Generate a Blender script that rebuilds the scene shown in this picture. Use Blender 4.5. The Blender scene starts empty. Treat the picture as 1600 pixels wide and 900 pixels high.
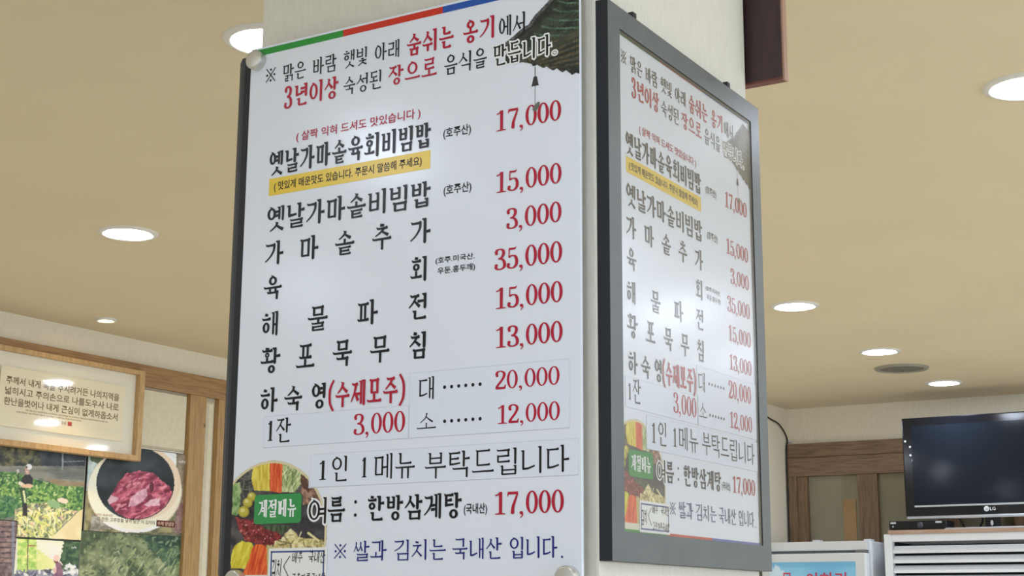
import bpy, bmesh, math, random
import numpy as np
from mathutils import Vector, Matrix
from mathutils.geometry import tessellate_polygon

# ---------------------------------------------------------------- camera, world, light, exposure
SC = bpy.context.scene
COL = SC.collection
cam_d = bpy.data.cameras.new('camera')
cam_d.lens = 53.508
cam_d.sensor_width = 36.0
cam_d.clip_start = 0.05
cam = bpy.data.objects.new('camera', cam_d)
RR = Vector((0.8565, 0.5161, 0.0047)).normalized()
FW = Vector((-0.5056, 0.8371, 0.2089)).normalized()
UU = RR.cross(FW).normalized()
RR = FW.cross(UU).normalized()
m = Matrix((RR, UU, -FW)).transposed().to_4x4()
m.translation = Vector((0, 0, 1.25))
cam.matrix_world = m
COL.objects.link(cam)
SC.camera = cam

SC.view_settings.view_transform = 'Standard'
SC.view_settings.look = 'None'
SC.view_settings.gamma = 1.0
SC.view_settings.use_curve_mapping = False
SC.view_settings.exposure = 0.0

world = bpy.data.worlds.new('world')
SC.world = world
world.use_nodes = True
world.node_tree.nodes['Background'].inputs[0].default_value = (0.80, 0.88, 1.0, 1)
world.node_tree.nodes['Background'].inputs[1].default_value = 0.45

CEIL = 2.5
LAMP_POWER = 84.0
ROOM = (-5.16, 3.3, -3.6, 8.97)          # x0 x1 y0 y1

# added cool fill through an unseen wide window in the right-hand wall
side_fill_d = bpy.data.lights.new('added_side_fill', 'AREA')
side_fill_d.shape = 'RECTANGLE'
side_fill_d.size = 1.5
side_fill_d.size_y = 8.4
side_fill_d.energy = 138
side_fill_d.color = (0.75, 0.89, 1.04)
side_fill_o = bpy.data.objects.new('added_side_fill', side_fill_d)
side_fill_o.location = (ROOM[1] + 0.25, 3.4, 1.45)
side_fill_o.rotation_euler = (0, math.radians(90), 0)
COL.objects.link(side_fill_o)

# added cool fill for the white menu board, from an unseen window
fr_d = bpy.data.lights.new('added_front_fill', 'AREA')
fr_d.shape = 'RECTANGLE'
fr_d.size = 4.2
fr_d.size_y = 1.3
fr_d.energy = 38
fr_d.color = (0.75, 0.89, 1.04)
fr_o = bpy.data.objects.new('added_front_fill', fr_d)
fr_o.location = (-0.9, ROOM[2] - 0.3, 1.4)
fr_o.rotation_euler = (math.radians(90), 0, 0)
COL.objects.link(fr_o)

# ---------------------------------------------------------------- materials
def lin(c):
    return tuple(((v / 255) / 12.92 if v / 255 <= 0.04045 else ((v / 255 + 0.055) / 1.055) ** 2.4) for v in c)

MATS = {}
def mat(name, rgb, rough=0.5, metal=0.0, spec=0.5, emit=None, noise=None, bump=None, scale=(1, 1, 1), coat=0.0):
    if name in MATS:
        return MATS[name]
    M = bpy.data.materials.new(name)
    M.use_nodes = True
    nt = M.node_tree
    b = nt.nodes['Principled BSDF']
    c = (*rgb, 1)
    b.inputs['Base Color'].default_value = c
    b.inputs['Roughness'].default_value = rough
    b.inputs['Metallic'].default_value = metal
    b.inputs['Specular IOR Level'].default_value = spec
    b.inputs['Coat Weight'].default_value = coat
    b.inputs['Coat Roughness'].default_value = 0.08
    if emit:
        b.inputs['Emission Color'].default_value = (*emit[0], 1)
        b.inputs['Emission Strength'].default_value = emit[1]
    if noise or bump:
        tc = nt.nodes.new('ShaderNodeTexCoord')
        mp = nt.nodes.new('ShaderNodeMapping')
        mp.inputs['Scale'].default_value = scale
        nt.links.new(tc.outputs['Object'], mp.inputs['Vector'])
        nz = nt.nodes.new('ShaderNodeTexNoise')
        nz.inputs['Scale'].default_value = (noise or bump)[0]
        nz.inputs['Detail'].default_value = 5
        nt.links.new(mp.outputs['Vector'], nz.inputs['Vector'])
        if noise:
            rp = nt.nodes.new('ShaderNodeValToRGB')
            rp.color_ramp.elements[0].position = 0.3
            rp.color_ramp.elements[1].position = 0.7
            rp.color_ramp.elements[0].color = (*noise[1], 1)
            rp.color_ramp.elements[1].color = c
            nt.links.new(nz.outputs['Fac'], rp.inputs['Fac'])
            nt.links.new(rp.outputs['Color'], b.inputs['Base Color'])
        if bump:
            bp = nt.nodes.new('ShaderNodeBump')
            bp.inputs['Strength'].default_value = bump[1]
            bp.inputs['Distance'].default_value = 0.002
            nt.links.new(nz.outputs['Fac'], bp.inputs['Height'])
            nt.links.new(bp.outputs['Normal'], b.inputs['Normal'])
    MATS[name] = M
    return M

def wood_mat(name, light, dark, scale, rough=0.45):
    """long streaky grain along the axis with the small scale, plus a few round knots"""
    if name in MATS:
        return MATS[name]
    M = bpy.data.materials.new(name)
    M.use_nodes = True
    nt = M.node_tree
    b = nt.nodes['Principled BSDF']
    b.inputs['Roughness'].default_value = rough
    tc = nt.nodes.new('ShaderNodeTexCoord')
    mp = nt.nodes.new('ShaderNodeMapping')
    mp.inputs['Scale'].default_value = scale
    nt.links.new(tc.outputs['Object'], mp.inputs['Vector'])
    nz = nt.nodes.new('ShaderNodeTexNoise')
    nz.inputs['Scale'].default_value = 6
    nz.inputs['Detail'].default_value = 7
    nz.inputs['Distortion'].default_value = 0.6
    nt.links.new(mp.outputs['Vector'], nz.inputs['Vector'])
    rp = nt.nodes.new('ShaderNodeValToRGB')
    rp.color_ramp.elements[0].position = 0.32
    rp.color_ramp.elements[1].position = 0.62
    rp.color_ramp.elements[0].color = (*dark, 1)
    rp.color_ramp.elements[1].color = (*light, 1)
    nt.links.new(nz.outputs['Fac'], rp.inputs['Fac'])
    vo = nt.nodes.new('ShaderNodeTexVoronoi')
    vo.inputs['Scale'].default_value = 5.5
    nt.links.new(tc.outputs['Object'], vo.inputs['Vector'])
    kr = nt.nodes.new('ShaderNodeValToRGB')
    kr.color_ramp.elements[0].position = 0.03
    kr.color_ramp.elements[1].position = 0.09
    kr.color_ramp.elements[0].color = (0.35, 0.3, 0.27, 1)
    kr.color_ramp.elements[1].color = (1, 1, 1, 1)
    nt.links.new(vo.outputs['Distance'], kr.inputs['Fac'])
    mx = nt.nodes.new('ShaderNodeMix')
    mx.data_type = 'RGBA'
    mx.blend_type = 'MULTIPLY'
    mx.inputs[0].default_value = 1.0
    nt.links.new(rp.outputs['Color'], mx.inputs[6])
    nt.links.new(kr.outputs['Color'], mx.inputs[7])
    nt.links.new(mx.outputs[2], b.inputs['Base Color'])
    MATS[name] = M
    return M

def glass_mat(name, rough=0.03, tint=(1, 1, 1), ior=1.5):
    if name in MATS:
        return MATS[name]
    M = bpy.data.materials.new(name)
    M.use_nodes = True
    nt = M.node_tree
    nt.nodes.clear()
    out = nt.nodes.new('ShaderNodeOutputMaterial')
    tr = nt.nodes.new('ShaderNodeBsdfTransparent')
    tr.inputs[0].default_value = (*tint, 1)
    gl = nt.nodes.new('ShaderNodeBsdfGlossy')
    gl.inputs['Roughness'].default_value = rough
    lw = nt.nodes.new('ShaderNodeLayerWeight')
    lw.inputs['Blend'].default_value = 0.5
    pw = nt.nodes.new('ShaderNodeMath')
    pw.operation = 'POWER'
    pw.inputs[1].default_value = 5.0
    fr = nt.nodes.new('ShaderNodeMath')
    fr.operation = 'MULTIPLY_ADD'
    f0 = ((ior - 1) / (ior + 1)) ** 2
    fr.inputs[1].default_value = 1 - f0
    fr.inputs[2].default_value = f0
    nt.links.new(lw.outputs['Facing'], pw.inputs[0])
    nt.links.new(pw.outputs[0], fr.inputs[0])
    mx = nt.nodes.new('ShaderNodeMixShader')
    nt.links.new(fr.outputs[0], mx.inputs[0])
    nt.links.new(tr.outputs[0], mx.inputs[1])
    nt.links.new(gl.outputs[0], mx.inputs[2])
    nt.links.new(mx.outputs[0], out.inputs[0])
    MATS[name] = M
    return M

def print_mat(name, rough=0.35):
    """printed picture: colour comes from the mesh's colour attribute"""
    if name in MATS:
        return MATS[name]
    M = bpy.data.materials.new(name)
    M.use_nodes = True
    nt = M.node_tree
    at = nt.nodes.new('ShaderNodeVertexColor')
    at.layer_name = 'ink'
    b = nt.nodes['Principled BSDF']
    b.inputs['Roughness'].default_value = rough
    nt.links.new(at.outputs[0], b.inputs['Base Color'])
    MATS[name] = M
    return M

PAPER = mat('wallpaper', lin((242, 233, 213)), 0.85, noise=(90, lin((234, 225, 205))), bump=(220, 0.25), scale=(1, 1, 0.35))
PILLAR = mat('pillar_wallpaper', lin((229, 226, 217)), 0.8, noise=(150, lin((222, 219, 209))), bump=(260, 0.25), scale=(1, 1, 0.25))
CEILM = mat('ceiling_paper', lin((226, 213, 183)), 0.9, noise=(2.0, lin((221, 208, 178))))
FLOORM = mat('floor_tiles', lin((232, 222, 202)), 0.4, noise=(3, lin((222, 210, 190))))
CREAM = mat('cream_panel', lin((228, 220, 196)), 0.7, noise=(40, lin((218, 210, 184))))
BOARDW = mat('board_white', lin((230, 237, 250)), 0.18, spec=0.5)
STICKW = mat('sticker_white', lin((228, 235, 251)), 0.24)
STICKE = mat('sticker_edge', lin((210, 213, 224)), 0.4)
GREEN = mat('ink_green', lin((40, 150, 60)), 0.25)
TAGG = mat('tag_green', lin((58, 150, 84)), 0.25)
REDB = mat('ink_orange_red', lin((205, 48, 34)), 0.25)
BLUEB = mat('ink_blue', lin((34, 84, 178)), 0.25)
YELL = mat('ink_yellow', lin((236, 203, 70)), 0.25)
INK = {'k': mat('ink_black', lin((15, 15, 24)), 0.3, spec=0.4), 'r': mat('ink_crimson', lin((180, 20, 54)), 0.3, spec=0.4),
       'b': mat('ink_navy', lin((26, 26, 122)), 0.3, spec=0.4), 'w': mat('ink_white', lin((240, 243, 245)), 0.25)}
FRAMEC = mat('charcoal_frame_shaded', lin((58, 64, 72)), 0.5)  # darker copy of the frame colour, with the shade put in
FRAMEM = mat('charcoal_frame_lit', lin((100, 107, 112)), 0.38, noise=(18, lin((91, 98, 104))), scale=(1, 1, 1))  # lighter copy, with the light and sheen of the right-hand face put in
FRAMED = mat('frame_side_black', lin((26, 30, 38)), 0.5)
CHROME = mat('brushed_steel', lin((205, 205, 200)), 0.32, metal=0.75)
DARKWOOD = wood_mat('dark_wood', lin((66, 45, 50)), lin((54, 36, 42)), (14, 14, 2), 0.5)
WOODX = wood_mat('pine_beam', lin((176, 138, 92)), lin((140, 104, 66)), (4, 1.2, 22), 0.4)
WOODZ = wood_mat('pine_post', lin((188, 152, 102)), lin((158, 122, 78)), (22, 22, 1.2), 0.4)
BWOODX = wood_mat('brown_beam', lin((142, 114, 90)), lin((108, 84, 64)), (1.2, 4, 22), 0.55)
BWOODZ = wood_mat('brown_post', lin((138, 111, 84)), lin((106, 84, 62)), (18, 18, 1.2), 0.55)
TANWOOD = wood_mat('tan_frame_wood', lin((208, 172, 122)), lin((184, 146, 98)), (10, 2, 14), 0.45)
WHITEM = mat('white_enamel', lin((232, 236, 240)), 0.35)
WHITEG = mat('grey_enamel', lin((214, 216, 216)), 0.4)
BLACKP = mat('black_gloss', lin((14, 18, 26)), 0.12)
BLACKM = mat('black_plastic', lin((20, 22, 28)), 0.4)
DARKIN = mat('dark_interior', lin((14, 15, 20)), 0.8)
SILVER = mat('silver_trim', lin((190, 196, 202)), 0.3, metal=0.6)
SCREEN = mat('screen', lin((30, 38, 50)), 0.10, spec=0.25, noise=(300, lin((22, 28, 36))))
CABLE = mat('cable_black', lin((30, 30, 30)), 0.5)
GREYG = mat('grille_grey', lin((150, 146, 132)), 0.6)
TRIMW = mat('lamp_trim_white', lin((225, 225, 220)), 0.4)
GLOW = mat('lamp_glow', (1, 1, 1), 0.5, emit=((0.80, 0.89, 1.06), LAMP_POWER))
WARMGLOW = mat('warm_lamp_glow', (1, 1, 1), 0.5, emit=((1.0, 0.72, 0.36), 14.0))
GLASS = glass_mat('clear_glass', 0.05)
PRINT = print_mat('printed_picture')
HAZY = glass_mat('hazy_glazing', 0.22, tint=(.985, .985, .985), ior=1.75)

# ---------------------------------------------------------------- object helpers
def link(o, parent=None):
    COL.objects.link(o)
    if parent is not None:
        o.parent = parent
    return o

def thing(name, label, cat, loc=(0, 0, 0), rot=(0, 0, 0), group=None):
    o = bpy.data.objects.new(name, None)
    o.empty_display_size = 0.05
    o.location = loc
    o.rotation_euler = rot
    o['label'] = label
    o['category'] = cat
    if group:
        o['group'] = group
    return link(o)

def mesh(name, verts, faces, material, parent=None, label=None, smooth=False):
    me = bpy.data.meshes.new(name)
    me.from_pydata(verts, [], faces)
    me.materials.append(material)
    if smooth:
        for p in me.polygons:
            p.use_smooth = True
    o = bpy.data.objects.new(name, me)
    if label:
        o['label'] = label
    return link(o, parent)

def bobj(name, bm, material, parent=None, label=None, smooth=False):
    me = bpy.data.meshes.new(name)
    bmesh.ops.recalc_face_normals(bm, faces=bm.faces)
    bm.to_mesh(me)
    bm.free()
    me.materials.append(material)
    if smooth:
        for p in me.polygons:
            p.use_smooth = True
    o = bpy.data.objects.new(name, me)
    if label:
        o['label'] = label
    return link(o, parent)

def box_into(bm, lo, hi, bevel=0.0):
    r = bmesh.ops.create_cube(bm, size=1.0)
    vs = r['verts']
    for v in vs:
        v.co = Vector([lo[i] + (v.co[i] + 0.5) * (hi[i] - lo[i]) for i in range(3)])
    if bevel > 0:
        es = list({e for v in vs for e in v.link_edges})
        bmesh.ops.bevel(bm, geom=es, offset=bevel, segments=2, profile=0.7, affect='EDGES')

def box(name, lo, hi, material, parent=None, bevel=0.0, label=None):
    bm = bmesh.new()
    box_into(bm, lo, hi, bevel)
    return bobj(name, bm, material, parent, label)

def struct(o):
    o['kind'] = 'structure'
    return o

def lathe(name, prof, material, parent=None, seg=40, label=None, at=(0, 0, 0), smooth=True):
    """profile of (r, z) turned about the local z axis"""
    vs, fs = [], []
    n = len(prof)
    for i in range(seg):
        a = 2 * math.pi * i / seg
        for r, z in prof:
            vs.append((at[0] + r * math.cos(a), at[1] + r * math.sin(a), at[2] + z))
    for i in range(seg):
        j = (i + 1) % seg
        for k in range(n - 1):
            fs.append((i * n + k, j * n + k, j * n + k + 1, i * n + k + 1))
    bm = bmesh.new()
    bv = [bm.verts.new(v) for v in vs]
    for f in fs:
        bm.faces.new([bv[k] for k in f])
    bmesh.ops.remove_doubles(bm, verts=bm.verts, dist=1e-5)
    return bobj(name, bm, material, parent, label, smooth)

def tube(name, pts, r, material, parent=None, label=None, seg=10, sub=6):
    P = [Vector(p) for p in pts]
    Q = []
    for i in range(len(P) - 1):
        p0, p1, p2, p3 = P[max(i - 1, 0)], P[i], P[i + 1], P[min(i + 2, len(P) - 1)]
        for k in range(sub):
            t = k / sub
            Q.append(0.5 * ((2 * p1) + (p2 - p0) * t + (2 * p0 - 5 * p1 + 4 * p2 - p3) * t * t + (3 * p1 - p0 - 3 * p2 + p3) * t ** 3))
    Q.append(P[-1])
    vs, fs = [], []
    up = Vector((0.3, 0.2, 1)).normalized()
    for i, q in enumerate(Q):
        t = (Q[min(i + 1, len(Q) - 1)] - Q[max(i - 1, 0)]).normalized()
        a = t.cross(up)
        a = a.normalized() if a.length > 1e-4 else Vector((1, 0, 0))
        b = t.cross(a)
        for k in range(seg):
            w = 2 * math.pi * k / seg
            vs.append(q + r * (a * math.cos(w) + b * math.sin(w)))
    for i in range(len(Q) - 1):
        for k in range(seg):
            j = (k + 1) % seg
            fs.append((i * seg + k, i * seg + j, (i + 1) * seg + j, (i + 1) * seg + k))
    fs.append(tuple(range(seg)))
    fs.append(tuple(range((len(Q) - 1) * seg, len(Q) * seg))[::-1])
    return mesh(name, vs, fs, material, parent, label, True)

def quad(name, x0, y0, x1, y1, z, material, parent, label=None):
    return mesh(name, [(x0, y0, z), (x1, y0, z), (x1, y1, z), (x0, y1, z)], [(0, 1, 2, 3)], material, parent, label)

# ---------------------------------------------------------------- lettering
# A brush-serif Korean letter set drawn from strokes, and condensed serif numerals.
class Pen:
    def __init__(s, sv, sh):
        s.sv, s.sh = sv, sh
        s.polys = []
    def poly(s, pts):
        s.polys.append([(float(x), float(y)) for x, y in pts])
    def stem(s, x, y0, y1, k=1.0, head=True):
        h = s.sv * 0.5 * k
        w = s.sv * k
        if head:
            s.poly([(x - h, y0 + w * .35), (x - h, y1 - w * .75), (x - h - w * .55, y1 - w * .28), (x - h - w * .45, y1 - w * .02),
                    (x + h * .7, y1), (x + h, y1 - w * .18), (x + h * .9, y0 + w * .45), (x + h * .1, y0)])
        else:
            s.poly([(x - h * .95, y0), (x - h, y1), (x + h, y1), (x + h * .9, y0)])
    def bar(s, x0, x1, y, rise=0.012, head=True):
        h = s.sh * 0.5
        b = s.sh
        s.poly([(x0, y + b * .95), (x0 + b * .5, y + b * .75), (x0 + b * 1.3, y + h * .9), (x1 - b * 1.5, y + h + rise),
                (x1 - b * .6, y + b * .95 + rise), (x1 - b * .05, y + b * .45 + rise), (x1, y - h * .7 + rise), (x1 - b * .4, y - h * 1.3 + rise),
                (x0 + b * .9, y - h), (x0 + b * .35, y - h * .3)])
    def rib(s, pts, w=None, k0=1.0, k1=1.0, sv=None, sh=None, n=7):
        sv = sv or s.sv
        sh = sh or s.sh
        P = [Vector((p[0], p[1])) for p in pts]
        Q = []
        for i in range(len(P) - 1):
            p0, p1, p2, p3 = P[max(i - 1, 0)], P[i], P[i + 1], P[min(i + 2, len(P) - 1)]
            for q in range(n):
                t = q / n
                Q.append(0.5 * ((2 * p1) + (p2 - p0) * t + (2 * p0 - 5 * p1 + 4 * p2 - p3) * t * t + (3 * p1 - p0 - 3 * p2 + p3) * t ** 3))
        Q.append(P[-1])
        L, R = [], []
        for i, q in enumerate(Q):
            d = (Q[min(i + 1, len(Q) - 1)] - Q[max(i - 1, 0)]).normalized()
            f = i / (len(Q) - 1)
            th = w if w else math.hypot(sv * d.y, sh * d.x)
            th *= (k0 + (k1 - k0) * f) * 0.5
            nn = Vector((-d.y, d.x)) * th
            L.append(q + nn)
            R.append(q - nn)
        s.poly([tuple(v) for v in L + R[::-1]])
    def ball(s, x, y, r, ry=None, n=12):
        ry = ry or r
        s.poly([(x + r * math.cos(2 * math.pi * i / n), y + ry * math.sin(2 * math.pi * i / n)) for i in range(n)])
    def ring(s, cx, cy, rx, ry, n=22, tip=False, sv=None, sh=None):
        sv = (sv or s.sv) * .92
        sh = (sh or s.sh) * .95
        ix, iy = max(rx - sv, rx * .3), max(ry - sh, ry * .35)
        O = [(cx + rx * math.cos(2 * math.pi * i / n), cy + ry * math.sin(2 * math.pi * i / n)) for i in range(n)]
        I = [(cx + ix * math.cos(2 * math.pi * i / n), cy + iy * math.sin(2 * math.pi * i / n)) for i in range(n)]
        s.polys.append((O, I))
        if tip:
            s.poly([(cx - sv * .9, cy + ry + sh * .75), (cx + sv * .35, cy + ry + sh * .15), (cx + sv * .3, cy + ry - sh * .6), (cx - sv * .35, cy + ry - sh * .5)])

CHO = 'ㄱㄲㄴㄷㄸㄹㅁㅂㅃㅅㅆㅇㅈㅉㅊㅋㅌㅍㅎ'
JUNG = 'ㅏㅐㅑㅒㅓㅔㅕㅖㅗㅘㅙㅚㅛㅜㅝㅞㅟㅠㅡㅢㅣ'
JONG = ['', 'ㄱ', 'ㄲ', 'ㄳ', 'ㄴ', 'ㄵ', 'ㄶ', 'ㄷ', 'ㄹ', 'ㄺ', 'ㄻ', 'ㄼ', 'ㄽ', 'ㄾ', 'ㄿ', 'ㅀ', 'ㅁ', 'ㅂ', 'ㅄ', 'ㅅ', 'ㅆ', 'ㅇ', 'ㅈ', 'ㅊ', 'ㅋ', 'ㅌ', 'ㅍ', 'ㅎ']
DOUBLE = {'ㄲ': 'ㄱㄱ', 'ㅆ': 'ㅅㅅ', 'ㅉ': 'ㅈㅈ', 'ㄸ': 'ㄷㄷ', 'ㅃ': 'ㅂㅂ', 'ㄺ': 'ㄹㄱ', 'ㄻ': 'ㄹㅁ', 'ㄳ': 'ㄱㅅ', 'ㅄ': 'ㅂㅅ'}

def consonant(p, c, l, b, r, t, pos):
    """pos: 'v' left of an upright vowel, 'h' over a flat vowel, 'f' final"""
    w, h = r - l, t - b
    if pos == 'f' and c in 'ㅌㄹ':
        s1 = p.sh
        p.sh = min(s1, h * .2)
        consonant(p, c, l, b, r, t, 'F')
        p.sh = s1
        return
    if pos == 'F':
        pos = 'f'
    sv, sh = p.sv, p.sh
    if c in DOUBLE:
        a, d = DOUBLE[c]
        s0, s1 = p.sv, p.sh
        p.sv *= .82
        consonant(p, a, l, b, l + w * .47, t, pos)
        consonant(p, d, l + w * .53, b, r, t, pos)
        p.sv, p.sh = s0, s1
        return
    if c in 'ㄱㅋ':
        if pos == 'v':
            p.bar(l, r, t - sh * .6)
            p.rib([(r - sv * .45, t - sh * .5), (r - w * .16, t - h * .36), (l + w * .5, b + h * .28), (l, b)], w=sv * .95, k0=1.0, k1=.35)
            if c == 'ㅋ':
                p.bar(l + w * .1, r - w * .2, b + h * .55)
        else:
            p.bar(l, r, t - sh * .6)
            p.stem(r - sv * .6, b, t - sh * .3, .9, False)
            if c == 'ㅋ':
                p.bar(l + w * .05, r - sv, b + h * .5)
    elif c == 'ㄴ':
        p.stem(l + sv * .9, b + sh * .4, t, .9)
        if pos == 'v':
            p.rib([(l + sv * .55, b + sh * .6), (l + w * .5, b + sh * .8), (r, b + h * .2)], w=sh * 1.25, k0=1.1, k1=.8)
        else:
            p.bar(l + sv * .4, r, b + sh * .6)
    elif c in 'ㄷㅌ':
        p.bar(l, r, t - sh * .6)
        p.stem(l + sv * .8, b + sh * .3, t - sh * .3, .85, False)
        if pos == 'v':
            p.rib([(l + sv * .4, b + sh * .6), (l + w * .5, b + sh * .8), (r, b + h * .17)], w=sh * 1.2, k0=1.1, k1=.8)
        else:
            p.bar(l + sv * .4, r, b + sh * .6)
        if c == 'ㅌ':
            p.bar(l + sv * .3, r - sv * .5, (b + t) / 2)
    elif c == 'ㄹ':
        m = (b + t) / 2
        p.bar(l, r, t - sh * .6)
        p.stem(r - sv * .65, m, t - sh * .3, .8, False)
        p.bar(l + w * .03, r - sv * .2, m)
        p.stem(l + sv * .65, b + sh * .3, m, .8, False)
        p.bar(l + sv * .2, r, b + sh * .6)
    elif c == 'ㅁ':
        p.stem(l + sv * .8, b, t - sh * .1, .85)
        p.stem(r - sv * .6, b, t - sh * .2, .85, False)
        p.bar(l + sv * .1, r, t - sh * .6)
        p.poly([(l + sv * .6, b + sh * .95), (r - sv * .4, b + sh * 1.1), (r - sv * .4, b + sh * .2), (l + sv * .6, b + sh * .05)])
    elif c == 'ㅂ':
        p.stem(l + sv * .8, b, t, .85)
        p.stem(r - sv * .6, b, t, .85)
        for y in (b + h * .52, b + sh * .6):
            p.poly([(l + sv * .6, y + sh * .45), (r - sv * .4, y + sh * .55), (r - sv * .4, y - sh * .35), (l + sv * .6, y - sh * .5)])
    elif c in 'ㅅㅈㅊ':
        top = t
        if c == 'ㅊ':
            p.rib([(l + w * .36, t), (l + w * .68, t - h * .05)], w=sh * 1.5, k0=1, k1=.8)
            top = t - h * .2
        if c != 'ㅅ':
            p.bar(l + w * .06, r - w * .04, top - sh * .6)
            x0 = l + w * .66
            p.rib([(x0, top - sh * .6), (l + w * .46, b + (top - b) * .5), (l, b + (top - b) * .02)], w=sv * .9, k0=1.0, k1=.4)
            p.rib([(l + w * .44, b + (top - b) * .58), (l + w * .74, b + (top - b) * .3), (r, b + (top - b) * .06)], w=sv * .85, k0=.6, k1=1.2)
        else:
            cx = l + w * (.52 if pos != 'v' else .56)
            p.poly([(cx - sv * .75, top + sh * .1), (cx + sv * .5, top - sh * .3), (cx + sv * .45, top - sh * 1.2), (cx - sv * .2, top - sh * 1.0)])
            p.rib([(cx + sv * .05, top - sh * .3), (cx - w * .1, b + h * .5), (l, b + h * .02)], w=sv * .9, k0=1.0, k1=.4)
            p.rib([(cx - w * .04, b + h * .62), (cx + w * .2, b + h * .33), (r, b + h * .08)], w=sv * .85, k0=.6, k1=1.25)
    elif c == 'ㅇ':
        rr = min(w / 2, h * .5)
        p.ring((l + r) / 2, (b + t) / 2, min(w * .5, h * .56), h * .5, tip=(pos != 'f'))
    elif c == 'ㅍ':
        p.bar(l, r, t - sh * .6)
        p.stem(l + w * .32, b + sh * .5, t - sh * .5, .8, False)
        p.stem(l + w * .68, b + sh * .5, t - sh * .5, .8, False)
        p.bar(l - w * .02, r + w * .02, b + sh * .6)
    elif c == 'ㅎ':
        p.rib([(l + w * .34, t + h * .02), (l + w * .68, t - h * .03)], w=sh * 1.4, k0=1, k1=.8)
        p.bar(l, r, t - h * .26)
        p.ring((l + r) / 2, b + h * .28, min(w * .4, h * .34), h * .3, n=18)

def syllable(p, ch, X, W):
    """draws one syllable in the cell [X, X+W] x [0, 1]"""
    code = ord(ch) - 0xAC00
    c, v, f = CHO[code // 588], JUNG[(code % 588) // 28], JONG[code % 28]
    sv, sh = p.sv, p.sh
    fx = lambda a: X + a * W
    up = {'ㅏ': ('', 'r', 1), 'ㅐ': ('', 'm', 1), 'ㅑ': ('', 'r', 2), 'ㅓ': ('l', '', 1), 'ㅔ': ('l', 'd', 1), 'ㅕ': ('l', '', 2), 'ㅖ': ('l', 'd', 2), 'ㅣ': ('', '', 0)}
    flat = {'ㅗ': 1, 'ㅛ': 2, 'ㅜ': -1, 'ㅠ': -2, 'ㅡ': 0}
    mix = {'ㅘ': ('ㅗ', 'ㅏ'), 'ㅚ': ('ㅗ', 'ㅣ'), 'ㅟ': ('ㅜ', 'ㅣ'), 'ㅢ': ('ㅡ', 'ㅣ'), 'ㅝ': ('ㅜ', 'ㅓ'), 'ㅙ': ('ㅗ', 'ㅐ')}
    F = bool(f)
    def uprights(v, y0, mid, cr):
        l, r, n = up[v]
        if r == 'm' or r == 'd':
            x1, x2 = fx(.70), fx(.90)
            p.stem(x1, y0 + .05, .97, .78)
            p.stem(x2, y0, 1.0, .85)
            if r == 'm':
                p.rib([(x1, mid), (x2, mid)], w=sh * 1.0)
            else:
                for k in range(n):
                    yy = mid + (0 if n == 1 else (.07 - .16 * k))
                    p.rib([(fx(cr) - sh, yy - .01), (x1, yy + .01)], w=sh * 1.15, k0=1.15, k1=.9)
            return
        x = fx(.73) if r == 'r' else fx(.86)
        p.stem(x, y0, 1.0)
        for k in range(n):
            yy = mid + (0 if n == 1 else (.08 - .17 * k))
            if r == 'r':
                p.rib([(x, yy - .005), (fx(.86), yy), (fx(1.0), yy + .012)], w=sh * 1.2, k0=.8, k1=1.25)
            elif l == 'l':
                p.rib([(fx(cr) - sh * 1.2, yy), (x, yy + .012)], w=sh * 1.15, k0=1.2, k1=.9)
    def flatv(v, x0, x1, y, ytop, ybot):
        n = flat[v]
        p.bar(fx(x0), fx(x1), y)
        if n > 0:
            for k in range(n):
                xx = fx((x0 + x1) / 2 + (0 if n == 1 else (-.14 + .28 * k)))
                p.stem(xx, y, ytop, .8, False)
        elif n < 0:
            for k in range(-n):
                xx = fx((x0 + x1) / 2 + (.03 if n == -1 else (-.14 + .3 * k)))
                p.stem(xx, ybot, y, .85, False)
    if v in up:
        cr = {'ㅏ': .56, 'ㅐ': .54, 'ㅑ': .56, 'ㅓ': .58, 'ㅔ': .50, 'ㅕ': .6, 'ㅖ': .50, 'ㅣ': .62}[v]
        if F:
            uprights(v, .38, .70, cr)
            consonant(p, c, fx(.02), .46, fx(cr), .95, 'v')
            consonant(p, f, fx(.2), 0.0, fx(.93), .36, 'f')
        else:
            uprights(v, .0, .47, cr)
            consonant(p, c, fx(.02), .16, fx(cr), .88, 'v')
    elif v in flat:
        if F:
            y = .46
            consonant(p, c, fx(.2), .64 if flat[v] > 0 else .60, fx(.8), .98, 'h')
            if c in 'ㅅㅈㅊ':
                pass
            flatv(v, 0.0, 1.0, .45 if flat[v] >= 0 else .50, .66, .33)
            consonant(p, f, fx(.19), 0.0, fx(.83), .34, 'f')
        else:
            yy = {1: .14, 2: .14, -1: .42, -2: .42, 0: .18}[flat[v]]
            consonant(p, c, fx(.17), {1: .42, 2: .44, -1: .54, -2: .54, 0: .38}[flat[v]], fx(.83), .98, 'h')
            flatv(v, 0.0, 1.0, yy, .42, 0.0)
    else:
        a, d = mix[v]
        if F:
            consonant(p, c, fx(.04), .63, fx(.6), .96, 'h')
            flatv(a, -.02, .66, .44, .62, .3)
            uprights(d, .34, .66, .6)
            consonant(p, f, fx(.2), 0.0, fx(.93), .32, 'f')
        else:
            consonant(p, c, fx(.05), .46, fx(.62), .94, 'h')
            flatv(a, -.02, .68, .2 if a != 'ㅜ' else .34, .44, .06)
            uprights(d, 0.0, .52, .6)

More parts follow.
